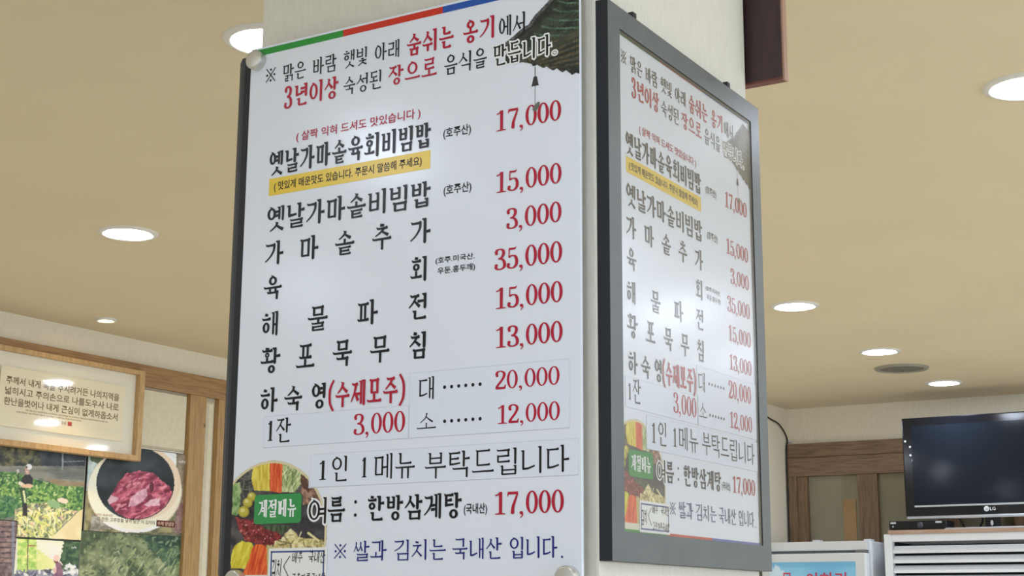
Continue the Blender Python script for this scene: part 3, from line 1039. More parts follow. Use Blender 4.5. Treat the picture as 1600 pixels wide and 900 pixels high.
# ================================================================ the setting
X0, X1, Y0, Y1 = ROOM
T = 0.12
struct(box('floor', (X0 - T, Y0 - T, -0.1), (X1 + T, Y1 + T, 0.0), FLOORM))
struct(box('ceiling', (X0 - T, Y0 - T, CEIL), (X1 + T, Y1 + T, CEIL + 0.1), CEILM))
struct(box('wall_left', (X0 - T, Y0 - T, 0), (X0, Y1 + T, CEIL), PAPER))
struct(box('wall_back', (X0, Y1, 0), (X1, Y1 + T, CEIL), PAPER))
bm = bmesh.new()
for lo, hi in (((X0, Y0 - T, 0), (-3.1, Y0, CEIL)), ((1.3, Y0 - T, 0), (X1, Y0, CEIL)), ((-3.1, Y0 - T, 0), (1.3, Y0, .7)), ((-3.1, Y0 - T, 2.1), (1.3, Y0, CEIL))):
    box_into(bm, lo, hi)
struct(bobj('wall_front', bm, PAPER))
w = bpy.data.objects.new('added_window_3', None)  # unseen window, added to let fill light reach the menu board
w.location = (-3.1, Y0, .7)
link(w)
struct(w)
for x in (0, 1.45, 2.90, 4.35):
    box('added_window_post', (x, -.08, 0), (x + .05, -.02, 1.4), WHITEM, w, .004)
for z in (0, 1.35):
    box('added_window_rail', (0, -.08, z), (4.4, -.02, z + .05), WHITEM, w, .004)
# right-hand wall with a wide opening added for the side fill
bm = bmesh.new()
WY0, WY1, WZ0, WZ1 = -0.8, 7.6, 0.75, 2.15
for lo, hi in (((X1, Y0 - T, 0), (X1 + T, WY0, CEIL)), ((X1, WY1, 0), (X1 + T, Y1 + T, CEIL)),
               ((X1, WY0, 0), (X1 + T, WY1, WZ0)), ((X1, WY0, WZ1), (X1 + T, WY1, CEIL))):
    box_into(bm, lo, hi)
struct(bobj('wall_right', bm, PAPER))
w = bpy.data.objects.new('added_window_2', None)  # unseen window, added and widened to brighten the right-facing and far walls
w.location = (X1, (WY0 + WY1) / 2, WZ0)
link(w)
struct(w)
hw = (WY1 - WY0) / 2
for y in (-hw, -hw * .6, -hw * .2, hw * .2, hw * .6, hw - .05):
    box('added_window_post', (0, y, 0), (0.06, y + .05, WZ1 - WZ0), WHITEM, w, .004)
for z in (0, WZ1 - WZ0 - .05):
    box('added_window_rail', (0, -hw, z), (0.06, hw, z + .05), WHITEM, w, .004)
# the stub wall behind the pillar, its right-hand face is seen past the framed board
struct(box('wall_side', (X0, 7.95, 0), (-3.412, Y1, CEIL), PAPER))

# pillar
PX0, PX1, PY0, PY1 = -1.622, -0.984, 1.862, 2.4365
bm = bmesh.new()
box_into(bm, (PX0, PY0, 0), (PX1, PY1, CEIL), 0.004)
struct(bobj('wall_pillar', bm, PILLAR))

# left wall woodwork
def trim(name, lo, hi, m, bevel=.003):
    return struct(box(name, lo, hi, m, None, bevel))
WL = X0
bm_ = trim('trim_1', (WL, 2.6, 2.283), (WL + .032, 6.9, 2.383), wood_mat('pine_beam_y', lin((174, 136, 92)), lin((142, 106, 70)), (4, 1.0, 20), 0.4))
trim('trim_2', (WL, 5.482, 0.0), (WL + .030, 5.594, 2.283), WOODZ)
trim('trim_3', (WL, 5.684, 0.0), (WL + .030, 5.80, 2.283), WOODZ)
# bevelled cream infill panel between the two posts, and the flat one over the photographs
def infill(name, y0, y1, z0, z1, d, bev):
    vs = [(WL, y0, z0), (WL, y1, z0), (WL, y1, z1), (WL, y0, z1),
          (WL + d, y0 + bev, z0 + bev), (WL + d, y1 - bev, z0 + bev), (WL + d, y1 - bev, z1 - bev), (WL + d, y0 + bev, z1 - bev)]
    fs = [(4, 5, 6, 7), (0, 1, 5, 4), (1, 2, 6, 5), (2, 3, 7, 6), (3, 0, 4, 7)]
    return struct(mesh(name, vs, fs, CREAM))
infill('trim_4', 5.596, 5.682, 0.2, 2.281, .022, .03)
infill('trim_5', 5.150, 5.480, 2.000, 2.281, .016, .012)

# back wall woodwork and window
trim('trim_6', (-3.405, Y1 - .045, 2.192), (X1, Y1, 2.277), BWOODX)
win = bpy.data.objects.new('window_1', None)
win.location = (-3.40, Y1, 0.9)
link(win)
struct(win)
def wpart(name, x0, x1, z0, z1, y0, y1, m, bev=.003):
    return box(name, (x0 + 3.40, y0, z0 - .9), (x1 + 3.40, y1, z1 - .9), m, win, bev)
wpart('head_rail', -3.40, -0.9, 2.076, 2.190, -.05, 0, BWOODX)
wpart('outer_stile', -3.40, -3.345, .9, 2.076, -.05, 0, BWOODZ)
wpart('inner_stile', -3.345, -3.283, .9, 2.076, -.038, 0, BWOODZ)
xs = [(-3.265, -2.965), (-2.828, -2.50), (-2.36, -2.06), (-1.92, -1.60), (-1.46, -1.16)]
for i, (a, b) in enumerate(xs):
    wpart('pane', a - .02, b + .02, .9, 2.076, -.020, -.014, GLASS, 0)
    if i + 1 < len(xs):
        wpart('mullion', b, xs[i + 1][0] - .016, .9, 2.076, -.042, 0, BWOODZ)
wpart('end_stile', -1.16, -.9, .9, 2.076, -.05, 0, BWOODZ)
wpart('sill', -3.42, -.9, .85, .90, -.08, 0, BWOODX)
wpart('blind', -3.28, -1.10, .9, 2.076, -.006, -.001, mat('olive_film', lin((150, 142, 116)), .6, noise=(5, lin((138, 130, 104)))), 0)
wpart('box_reflection', -3.07, -2.99, 1.66, 1.93, -.0125, -.0065, mat('reflection_tan', lin((176, 140, 92)), .7), 0)  # reflection of a box, put in as a tan patch behind the pane

# ================================================================ ceiling lamps
def downlight(x, y, label, group=None):
    t = thing('downlight', label, 'ceiling light', (x, y, CEIL), group=group)
    lathe('trim_ring', [(.078, -.001), (.080, -.007), (.088, -.008), (.098, -.004), (.101, 0)], TRIMW, t, 40)
    lathe('diffuser', [(.0, -.010), (.04, -.0095), (.068, -.007), (.080, -.003)], GLOW, t, 32)
    return t
downlight(-3.69, 3.60, 'round downlight alone in the ceiling, between the left wall and the pillar')
downlight(-2.128, 2.465, 'glaring round downlight partly hidden by the top left corner of the white menu board')
downlight(-2.19, 5.89, 'round downlight just right of the framed menu board, first of the row of three')
downlight(-2.235, 7.15, 'middle round downlight of the row, beside the round grey speaker grille')
downlight(-2.25, 8.32, 'round downlight nearest the back wall, just above the television')
downlight(-0.745, 3.625, 'big round downlight cut off by the right edge of the photo')
HIDG = 'downlights hidden behind the pillar or above and behind the camera, one of them added to brighten the back wall'
ORD = ['first', 'second', 'third', 'fourth', 'fifth', 'sixth', 'seventh', 'eighth']
for row, xs_ys in (('leftmost', ((-3.69, 7.15), (-3.69, 5.9), (-3.69, 4.75), (-3.69, 1.2), (-3.69, -.9))),
                   ('pillar', ((-2.2, 4.75), (-2.38, .40), (-2.2, -1.8))),
                   ('middle', ((-1.3, 8.5), (-.75, 8.32), (-.75, 7.15), (-.75, 5.9), (-.75, 4.75), (-.75, .9), (-.75, -1.2))),  # first lamp is off the grid, added to brighten the back wall
                   ('right of centre', ((.76, 8.32), (.96, 7.0), (.76, 5.75), (.76, 4.75), (.76, 3.6), (.76, 1.2), (.76, -1.2))),
                   ('rightmost', ((2.2, 7.6), (2.2, 5.9), (2.2, 3.6), (2.2, 1.2), (2.2, -1.2)))):
    for k, (x, y) in enumerate(xs_ys):
        downlight(x, y, 'out-of-sight round downlight, %s row, %s of its hidden ones from the back wall' % (row, ORD[k]), HIDG)
# small warm spot by the left wall
t = thing('spotlight', 'tiny warm yellow spotlight near the left wall, above the framed lettering', 'spotlight', (-4.90, 4.68, CEIL))
lathe('trim_ring', [(.036, 0), (.036, -.012), (.044, -.012), (.046, 0)], TRIMW, t, 24)
lathe('bulb', [(0, -.010), (.02, -.009), (.036, -.004)], WARMGLOW, t, 20)
sd = bpy.data.lights.new('warm_spot_light', 'SPOT')
sd.energy = 34
sd.color = (1.0, 0.70, 0.34)
sd.spot_size = math.radians(105)
sd.spot_blend = 0.8
sd.shadow_soft_size = 0.03
so = bpy.data.objects.new('warm_spot_light', sd)
so.location = (-4.90, 4.68, CEIL - .02)
so.rotation_euler = (0, math.radians(-20), 0)
COL.objects.link(so)
# ceiling speaker
t = thing('ceiling_speaker', 'flat round grey speaker grille in the ceiling between two downlights', 'speaker', (-2.295, 7.70, CEIL))
lathe('rim', [(.112, -.006), (.118, -.012), (.134, -.010), (.138, 0)], GREYG, t, 40)
lathe('grille', [(0, -.016), (.03, -.0145), (.08, -.010), (.113, -.006)], mat('grille_mesh', lin((128, 124, 112)), .7, noise=(200, lin((96, 93, 84)))), t, 32)
lathe('badge', [(0, -.021), (.008, -.020), (.012, -.014)], mat('badge_dark', lin((90, 86, 76)), .5), t, 16)

# ================================================================ menu lettering tables
# (text, style, ink, u0, u1, v0, v1) in board widths from the print's top left corner
PRINTED = [
  ('※', 'r', 'k', 0.0575, 0.0892, 0.0651, 0.1043),
  ('맑은 바람 햇빛 아래', 'r', 'k', 0.1159, 0.5053, 0.0647, 0.1143),
  ('숨쉬는 옹기', 'b', 'r', 0.5276, 0.7962, 0.0581, 0.1195),
  ('에서', 'r', 'k', 0.8072, 0.8859, 0.0671, 0.1226),
  ('3년이상', 'b', 'r', 0.1252, 0.308, 0.1292, 0.1914),
  ('숙성된', 'r', 'k', 0.3246, 0.4507, 0.138, 0.1893),
  ('장으로', 'b', 'r', 0.4712, 0.6227, 0.1355, 0.1892),
  ('음식을', 'r', 'k', 0.645, 0.7728, 0.1386, 0.1921),
  ('만듭니다.', 'o', 'k', 0.7917, 0.9747, 0.1406, 0.196),
  ('( 살짝 익혀 드셔도 맛있습니다 )', 'g', 'r', 0.1707, 0.5748, 0.2642, 0.2951),
  ('옛날가마솥육회비빔밥', 'b', 'k', 0.0803, 0.6074, 0.3077, 0.3749),
  ('(호주산)', 'g', 'k', 0.6454, 0.7283, 0.3315, 0.3625),
  ('17,000', 'n', 'r', 0.7993, 0.9863, 0.3136, 0.3658),
  ('( 맛있게 매운맛도 있습니다. 주문시 말씀해 주세요)', 'g', 'k', 0.1004, 0.581, 0.3937, 0.4224),
  ('옛날가마솥비빔밥', 'b', 'k', 0.0802, 0.6094, 0.4623, 0.5301),
  ('(호주산)', 'g', 'k', 0.6487, 0.7313, 0.4811, 0.5115),
  ('15,000', 'n', 'r', 0.8005, 0.9868, 0.4715, 0.5231),
  ('가', 'b', 'k', 0.0784, 0.1407, 0.5578, 0.624),
  ('마', 'b', 'k', 0.1964, 0.2581, 0.5578, 0.624),
  ('솥', 'b', 'k', 0.3125, 0.3751, 0.5578, 0.624),
  ('추', 'b', 'k', 0.4312, 0.4919, 0.5578, 0.624),
  ('가', 'b', 'k', 0.5499, 0.6112, 0.5578, 0.624),
  ('3,000', 'n', 'r', 0.8317, 0.9865, 0.5669, 0.6179),
  ('육', 'b', 'k', 0.0781, 0.14, 0.6529, 0.7173),
  ('회', 'b', 'k', 0.5533, 0.6039, 0.6558, 0.7206),
  ('(호주.미국산.', 'g', 'k', 0.6277, 0.7427, 0.6641, 0.6826),
  ('우둔.홍두깨)', 'g', 'k', 0.6343, 0.7445, 0.6901, 0.7101),
  ('35,000', 'n', 'r', 0.7989, 0.9882, 0.6641, 0.7162),
  ('해', 'b', 'k', 0.0757, 0.1334, 0.7496, 0.8156),
  ('물', 'b', 'k', 0.231, 0.296, 0.7496, 0.8156),
  ('파', 'b', 'k', 0.3903, 0.455, 0.7496, 0.8156),
  ('전', 'b', 'k', 0.5496, 0.6065, 0.7496, 0.8156),
  ('15,000', 'n', 'r', 0.8017, 0.9892, 0.7607, 0.8119),
  ('황', 'b', 'k', 0.0785, 0.1434, 0.8467, 0.9143),
  ('포', 'b', 'k', 0.1966, 0.2574, 0.8467, 0.9143),
  ('묵', 'b', 'k', 0.3153, 0.3773, 0.8467, 0.9143),
  ('무', 'b', 'k', 0.4334, 0.4936, 0.8467, 0.9143),
  ('침', 'b', 'k', 0.5538, 0.6054, 0.8467, 0.9143),
  ('13,000', 'n', 'r', 0.8024, 0.9889, 0.8562, 0.9067),
  ('하', 'b', 'k', 0.0806, 0.1397, 0.952, 1.018),
  ('숙', 'b', 'k', 0.1619, 0.2211, 0.952, 1.018),
  ('영', 'b', 'k', 0.2513, 0.2987, 0.952, 1.018),
  ('계절메뉴', 'b', 'w', 0.0906, 0.2145, 1.2418, 1.2895),
  ('여', 'o', 'k', 0.2529, 0.3158, 1.2425, 1.3095),
  ('름', 'b', 'k', 0.3137, 0.3687, 1.2429, 1.3057),
  (':', 'b', 'k', 0.3924, 0.4091, 1.2527, 1.2951),
  ('한방삼계탕', 'b', 'k', 0.4365, 0.7129, 1.2452, 1.3062),
  ('(국내산)', 'g', 'k', 0.7194, 0.7845, 1.2723, 1.3007),
  ('17,000', 'n', 'r', 0.8029, 0.9912, 1.2483, 1.3007),
  ('※', 'r', 'b', 0.3395, 0.3752, 1.3597, 1.3948),
  ('쌀과', 'r', 'b', 0.3987, 0.498, 1.3532, 1.4026),
  ('김치는', 'r', 'b', 0.52, 0.6701, 1.3532, 1.4026),
  ('국내산', 'r', 'b', 0.6883, 0.8247, 1.3532, 1.4026),
  ('입니다.', 'r', 'b', 0.8463, 0.9909, 1.3532, 1.4026),
]
ON_STRIPS_LARGE = [
  ('(수제모주)', 'b', 'r', 0.3069, 0.5437, 0.9535, 1.019),
  ('1', 'n', 'k', 0.1111, 0.1302, 1.0403, 1.092),
  ('잔', 'r', 'k', 0.1393, 0.1886, 1.0343, 1.0986),
  ('3,000', 'n', 'r', 0.3885, 0.5473, 1.0396, 1.0918),
  ('대', 'r', 'k', 0.5837, 0.632, 0.961, 1.0181),
  ('······', 'd', 'k', 0.6507, 0.7726, 0.9838, 0.997),
  ('20,000', 'n', 'r', 0.804, 0.9812, 0.9626, 1.0068),
  ('소', 'r', 'k', 0.5809, 0.6372, 1.0485, 1.093),
  ('······', 'd', 'k', 0.6521, 0.7735, 1.0669, 1.0799),
  ('12,000', 'n', 'r', 0.8097, 0.9817, 1.045, 1.0892),
  ('1', 'n', 'k', 0.2828, 0.309, 1.1513, 1.1996),
  ('인', 'r', 'k', 0.3241, 0.3754, 1.142, 1.2058),
  ('1', 'n', 'k', 0.4169, 0.4338, 1.1494, 1.1985),
  ('메뉴', 'r', 'k', 0.4549, 0.5775, 1.1423, 1.2059),
  ('부탁드립니다', 'r', 'k', 0.6066, 1.0049, 1.1467, 1.21),
]
ON_STRIPS_FRAMED = [
  ('(수제모주)', 'b', 'r', 0.3024, 0.5371, 0.9489, 1.0204),
  ('1', 'n', 'k', 0.0763, 0.0962, 1.0457, 1.0921),
  ('잔', 'r', 'k', 0.1043, 0.1551, 1.0292, 1.0988),
  ('3,000', 'n', 'r', 0.3715, 0.5374, 1.0344, 1.0945),
  ('대', 'r', 'k', 0.5525, 0.6056, 0.9477, 1.009),
  ('······', 'd', 'k', 0.6241, 0.7606, 0.9695, 0.984),
  ('20,000', 'n', 'r', 0.789, 0.9745, 0.9436, 1.0014),
  ('소', 'r', 'k', 0.5542, 0.6135, 1.0412, 1.0929),
  ('······', 'd', 'k', 0.6257, 0.7561, 1.0673, 1.0816),
  ('12,000', 'n', 'r', 0.7906, 0.9773, 1.0438, 1.0958),
  ('1', 'n', 'k', 0.2218, 0.2502, 1.1419, 1.1987),
  ('인', 'r', 'k', 0.2655, 0.3219, 1.1336, 1.2029),
  ('1', 'n', 'k', 0.3642, 0.3915, 1.1418, 1.1967),
  ('메뉴', 'r', 'k', 0.4041, 0.5427, 1.1314, 1.2016),
  ('부탁드립니다', 'r', 'k', 0.5719, 0.9899, 1.1317, 1.2012),
]


def kind_of(t, s):
    if s == 'g':
        return 'small_note'
    if s == 'd':
        return 'dot_leader'
    if s == 'n':
        return 'price' if ',' in t else 'numeral'
    return 'lettering'

def menu_print(root, S, small, stickers, card, zoff=0.0, ushift=0.0):
    """everything printed on or stuck to the sheet; S metres per unit, local x right, y up, z out"""
    z = zoff
    for t, s, c, a, b, v0, v1 in PRINTED:
        if t == '계절메뉴':
            continue
        lettering(kind_of(t, s), t, s, c, a * S, -v1 * S, b * S, -v0 * S, z + .0007, root)
    for a, b, m_ in ((0.0 + small, .3184, GREEN), (.3184, .638, REDB), (.638, 1.0355, BLUEB)):
        quad('colour_stripe', a * S, -.0215 * S, b * S, -.0032 * S, z + .0003, m_, root)
        quad('colour_stripe', a * S, -1.4605 * S, b * S, -1.4505 * S, z + .0003, m_, root)
    quad('yellow_band', .0826 * S, -.4305 * S, .607 * S, -.3823 * S, z + .0003, YELL, root)
    roof = paint_roof()
    roof.build('roof_photo', root, z + .0004, lambda u, v: (u * S, -v * S), 'printed photo of a dark green tiled eave corner')
    food = paint_food(small)
    food.build('food_photo', root, z + .0003, lambda u, v: (u * S, -v * S), 'round printed photo of a mixed rice bowl with vegetables')
    # wind bell hanging from the eave
    lx = .9125
    mesh('wind_bell', [(p[0] * S, -p[1] * S, z + .0004) for p in ((lx - .001, .218), (lx + .001, .218), (lx + .001, .243), (lx - .001, .243),
         (lx - .004, .243), (lx + .005, .243), (lx + .009, .262), (lx - .009, .262), (lx - .011, .267), (lx + .011, .267),
         (lx - .0006, .267), (lx + .0006, .267), (lx + .0006, .318), (lx - .0006, .318))],
         [(0, 1, 2, 3), (4, 5, 6, 7), (7, 6, 9, 8), (10, 11, 12, 13)], mat('bell_dark', lin((50, 50, 56)), .3), root)
    mesh('wind_bell_leaf', [(p[0] * S, -p[1] * S, z + .0010) for p in ((.913, .333), (.905, .327), (.911, .317), (.922, .309), (.927, .312), (.922, .325))],
         [(0, 1, 2, 3, 4, 5)], mat('leaf_grey', lin((100, 106, 96)), .3), root)
    # season tag
    tx0, tx1, ty0, ty1, rc = .0765 * S, .2303 * S, -1.3045 * S, -1.2300 * S, .009 * S
    loop = []
    for cx_, cy_, a0 in ((tx1 - rc, ty1 - rc, 0), (tx0 + rc, ty1 - rc, 90), (tx0 + rc, ty0 + rc, 180), (tx1 - rc, ty0 + rc, 270)):
        for k in range(6):
            an = math.radians(a0 + k * 18)
            loop.append((cx_ + rc * math.cos(an), cy_ + rc * math.sin(an)))
    n_ = len(loop)
    tag = mesh('season_tag', [(x, y, z + .0003) for x, y in loop] + [(x, y, z + .0007) for x, y in loop],
               [tuple(range(n_, 2 * n_))] + [(k, (k + 1) % n_, n_ + (k + 1) % n_, n_ + k) for k in range(n_)], TAGG, root, 'green rounded label with white lettering')
    lettering('lettering', '계절메뉴', 'b', 'w', .0906 * S, -1.2890 * S, .2145 * S, -1.2430 * S, z + .0010, tag)
    # stuck-on paper strips
    for (a, v0, b, v1) in stickers:
        e = .0009
        za, zb = z + .0001, z + .0009
        A0, B0, C0, D0 = a * S, -v1 * S, b * S, -v0 * S
        vs = [(A0, B0, za), (C0, B0, za), (C0, D0, za), (A0, D0, za), (A0 + e * S / .6, B0 + e * S / .6, zb), (C0 - e * S / .6, B0 + e * S / .6, zb),
              (C0 - e * S / .6, D0 - e * S / .6, zb), (A0 + e * S / .6, D0 - e * S / .6, zb)]
        o = mesh('paper_strip', vs, [(4, 5, 6, 7), (0, 1, 5, 4), (1, 2, 6, 5), (2, 3, 7, 6), (3, 0, 4, 7)], STICKW, root)
        o.data.materials.append(STICKE)
        for p in o.data.polygons[1:]:
            p.material_index = 1
    # hand-written card
    a, v0, b, v1 = card
    cd = box('handwritten_card', (a * S, -v1 * S, z + .0005), (b * S, -v0 * S, z + .0014), mat('card_white', lin((238, 240, 240)), .35), root, 0, 'small white card with a blue border and black handwriting')
    cw, ch = (b - a) * S, (v1 - v0) * S
    ox, oy, zz = a * S, -v1 * S, z + .0016
    bl = mat('pen_blue', lin((70, 88, 150)), .4)
    q = .006 * S
    i0 = .007 * S
    vs, fs = [], []
    for (x0, y0, x1, y1) in ((i0, i0, cw - i0, i0 + q * .7), (i0, ch - i0 - q * .7, cw - i0, ch - i0), (i0, i0, i0 + q * .7, ch - i0), (cw - i0 - q * .7, i0, cw - i0, ch - i0)):
        n0 = len(vs)
        vs += [(ox + x0, oy + y0, zz), (ox + x1, oy + y0, zz), (ox + x1, oy + y1, zz), (ox + x0, oy + y1, zz)]
        fs.append((n0, n0 + 1, n0 + 2, n0 + 3))
    mesh('card_border', vs, fs, bl, cd)
    pen = Pen(.06, .06)
    pen.rib([(.375, .80), (.29, .60), (.275, .54), (.29, .48), (.375, .24)], w=.014)
    hv, hf = [], []
    def script(text, x0, y0, x1, y1, slant):
        n = len(text)
        P = []
        cwid = (x1 - x0) / n
        for i, c in enumerate(text):
            if c == ' ':
                continue
            pp = Pen(cwid / (y1 - y0) * .13, .085)
            syllable(pp, c, 0, cwid / (y1 - y0) * .95)
            f_ = lambda X, Y, i=i: (x0 + i * cwid + (X + Y * slant) * (y1 - y0), y0 + (Y + .05 * math.sin(i * 2.3)) * (y1 - y0))
            P += [map_poly(q_, f_) for q_ in pp.polys]
        return P
    P = script('김치', .04 * cw, .22 * ch, .23 * cw, .72 * ch, .06) + script('배추 국내산', .40 * cw, .62 * ch, .97 * cw, .90 * ch, .10) + \
        script('고춧가루국내산', .40 * cw, .10 * ch, .98 * cw, .36 * ch, .10) + [map_poly(p_, lambda x, y: (x * cw, y * ch)) for p_ in pen.polys]
    vs, fs = polys_mesh(P, ox, oy, 1, 1)
    mesh('handwriting', [(x, y, zz + c_) for x, y, c_ in vs], fs, mat('pen_black', lin((24, 24, 28)), .5), cd)

def sticker_text(rows, root, S, z):
    for t, s, c, a, b, v0, v1 in rows:
        lettering(kind_of(t, s), t, s, c, a * S, -v1 * S, b * S, -v0 * S, z + .0012, root)

# ================================================================ menu board on standoffs (faces the camera's left)
SA = 0.6
mb = thing('menu_board', 'large frameless white menu board on round metal standoffs, left face of the pillar', 'menu board',
           (-1.6141, 1.8289, 2.165), (math.pi / 2, 0, 0))
panel = box('panel', (0, -1.475 * SA, -.006), (1.0358 * SA, 0.002, 0), BOARDW, mb, .0008)
menu_print(mb, SA, 0.0, [(.0975, 1.0268, .5562, 1.1095), (.5568, .9478, 1.006, 1.1095), (.2550, 1.1335, 1.0285, 1.2180)], (.1310, 1.3668, .3170, 1.4660))
sticker_text(ON_STRIPS_LARGE, mb, SA, 0)
for x, y in ((.0265, -.037), (1.0100, -.037), (1.003, -1.447), (.030, -1.447)):
    k = lathe('standoff_knob', [(0, .0150), (.0134, .0150), (.0142, .0149), (.0158, .0136), (.0162, .0125), (.0165, .002), (.0165, .0)], CHROME, mb, 32, at=(x * SA, y * SA, 0.0))
    lathe('standoff_barrel', [(.0075, -.0325), (.0075, -.006)], CHROME, mb, 20, at=(x * SA, y * SA, 0.0))

# ================================================================ framed menu board on the right-hand face
SB = 0.509
fb = thing('framed_menu_board', 'glazed menu board in a charcoal frame on the right face of the pillar', 'menu board',
           (PX1, 1.8826, 2.1035), (math.pi / 2, 0, math.pi / 2))
# local: x = world Y - 1.8826, y = Z - 2.1035, z = X - PX1
def frame_rails(root, x0, x1, y0, y1, fx, fy_top, fy_bot, d, rail_m, side_m, name='frame_rail', lip=.0, edge=.12, shoulder=.8):
    """four mitred rails with a sloping inner lip"""
    O = [(x0, y0), (x1, y0), (x1, y1), (x0, y1)]
    I = [(x0 + fx, y0 + fy_bot), (x1 - fx, y0 + fy_bot), (x1 - fx, y1 - fy_top), (x0 + fx, y1 - fy_top)]
    for i in range(4):
        j = (i + 1) % 4
        a, b, c, e = O[i], O[j], I[j], I[i]
        k = edge
        mid = lambda p, q_: (p[0] + (q_[0] - p[0]) * k, p[1] + (q_[1] - p[1]) * k)
        am, bm2 = mid(a, e), mid(b, c)
        vs = [(*a, 0), (*b, 0), (*c, 0), (*e, 0), (*a, d * shoulder), (*b, d * shoulder), (*am, d), (*bm2, d), (*c, d - lip), (*e, d - lip)]
        fs = [(0, 1, 5, 4), (4, 5, 7, 6), (6, 7, 8, 9), (9, 8, 2, 3), (3, 2, 1, 0), (0, 4, 6, 9, 3), (1, 2, 8, 7, 5)]
        o = mesh(name, vs, fs, rail_m, root)
        o.data.materials.append(side_m)
        o.data.polygons[0].material_index = 1
        o.data.polygons[3].material_index = 1
fx0, fx1, fy0, fy1 = 1.8635 - 1.8826, 2.4435 - 1.8826, 1.320 - 2.1035, 2.1325 - 2.1035
frame_rails(fb, fx0, fx1, fy0, fy1, .0375, .0345, .0410, .0200, FRAMEM, FRAMED, edge=.03, shoulder=.98)
box('backing_board', (fx0 + .01, fy0 + .01, .0005), (fx1 - .01, fy1 - .01, .005), DARKIN, fb)
ZP = .0160
box('print_sheet', (.030 * SB, -1.4625 * SB, ZP - .003), (1.0355 * SB, .004 * SB, ZP), BOARDW, fb)
menu_print(fb, SB, .045, [(.0600, 1.0268, .5500, 1.1150), (.5440, .9290, 1.0290, 1.1150), (.1905, 1.1220, 1.0290, 1.2203)], (.1380, 1.3675, .3320, 1.4550), ZP)
sticker_text(ON_STRIPS_FRAMED, fb, SB, ZP)
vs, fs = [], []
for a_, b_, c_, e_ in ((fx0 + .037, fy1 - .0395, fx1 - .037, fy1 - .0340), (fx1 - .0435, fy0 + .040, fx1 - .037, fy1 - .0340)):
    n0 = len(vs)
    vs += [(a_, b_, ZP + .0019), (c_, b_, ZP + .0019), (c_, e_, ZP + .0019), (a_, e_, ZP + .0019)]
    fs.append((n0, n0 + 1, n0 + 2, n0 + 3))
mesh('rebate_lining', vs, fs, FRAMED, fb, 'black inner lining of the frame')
box('glazing', (fx0 + .037, fy0 + .0405, ZP + .0022), (fx1 - .037, fy1 - .034, ZP + .0032), HAZY, fb)
for yy, zz in ((1.958, 2.136), (2.318, 2.136)):
    box('hanger_clip', (yy - 1.8826 - .006, zz - 2.1035 - .002, .008), (yy - 1.8826 + .006, zz - 2.1035 + .008, .017), FRAMED, fb, .001)

# ================================================================ third frame, on the pillar's far-left face, seen edge-on
cf = thing('picture_frame', 'charcoal framed board seen edge-on along the left edge of the white menu board', 'picture frame',
           (PX0, 2.40, 2.17), (math.pi / 2, 0, -math.pi / 2))
frame_rails(cf, 0.0, .54, -.868, 0.0, .045, .045, .045, .048, FRAMEC, FRAMEC)
box('backing_board', (.01, -.858, .0), (.53, -.01, .012), DARKIN, cf)
box('spacer', (.532, -.864, .0), (.5425, -.004, .031), FRAMED, cf, .001)
box('print_sheet', (.03, -.838, .013), (.51, -.03, .016), BOARDW, cf)

# ================================================================ dark wooden panel behind the pillar
dw = thing('wooden_sign', 'dark brown wooden board with a pale edge, high up behind the pillar', 'board', (-.9895, 2.4515, 2.183))
box('board', (-.30, -.001, .004), (.0690, .018, .315), DARKWOOD, dw, .001)
box('edge_strip', (.0690, .002, .0), (.0735, .020, .315), mat('pink_edge', lin((176, 140, 122)), .5), dw, .001, 'pale pinkish edge strip')
box('bottom_strip', (-.30, -.001, .0), (.0690, .018, .004), mat('red_edge', lin((112, 58, 52)), .5), dw, .0, 'reddish bottom edge')

# ================================================================ left wall: framed lettering and photographs
ROTL = (math.pi / 2, 0, math.pi / 2)
fp = thing('framed_lettering', 'wide glazed light wood frame with three lines of brown calligraphy on the left wall', 'picture', (WL + .032, 4.18, 1.925), ROTL)
# local x = Y-4.18, y = Z-1.925, z = X-(WL+.032)
frame_rails(fp, 0, 5.136 - 4.18, 0, .421, .036, .022, .026, .034, TANWOOD, TANWOOD)
box('mat_board', (.02, .015, .0), (.94, .405, .006), mat('mat_cream', lin((248, 244, 226)), .7), fp)
box('paper_sheet', (4.315 - 4.18, 2.008 - 1.925, .010), (5.028 - 4.18, 2.262 - 1.925, .013), mat('sheet_cream', lin((252, 242, 214)), .7), fp)
cal = mat('ink_brown', lin((112, 82, 44)), .6)
cal2 = mat('ink_grey_brown', lin((150, 130, 100)), .6)
for i, (tx, y0, y1, zc, h) in enumerate((('주께서 내게 복을 주시려거든 나의지역을', 4.345, 4.995, 2.205, .034),
                                         ('넓히시고 주의손으로 나를도우사 나로', 4.343, 4.995, 2.160, .034),
                                         ('환난을벗어나 내게 근심이 없게하옵소서', 4.340, 4.992, 2.115, .034))):
    lettering('lettering', tx, 'g', cal, y0 - 4.18, zc - h / 2 - 1.925, y1 - 4.18, zc + h / 2 - 1.925, .0135, fp)
for tx, y0, y1, zc, h, mm in (('Oh that you would bless me indeed, and enlarge my territory, that your hand would be with me,', 4.46, 4.935, 2.087, .010, cal2),
                              ('and keep me from harm so that I will be free from pain.', 4.41, 4.78, 2.075, .010, cal2),
                              ('역대상 4장 10절 말씀', 4.545, 4.69, 2.055, .013, cal2)):
    lettering('small_lettering', tx, 'g', mm, y0 - 4.18, zc - h / 2 - 1.925, y1 - 4.18, zc + h / 2 - 1.925, .0135, fp)
box('red_seal', (4.698 - 4.18, 2.046 - 1.925, .013), (4.722 - 4.18, 2.064 - 1.925, .0136), mat('seal_red', lin((196, 70, 54)), .6), fp)
box('glazing', (.034, .024, .022), (.922, .400, .0235), GLASS, fp)

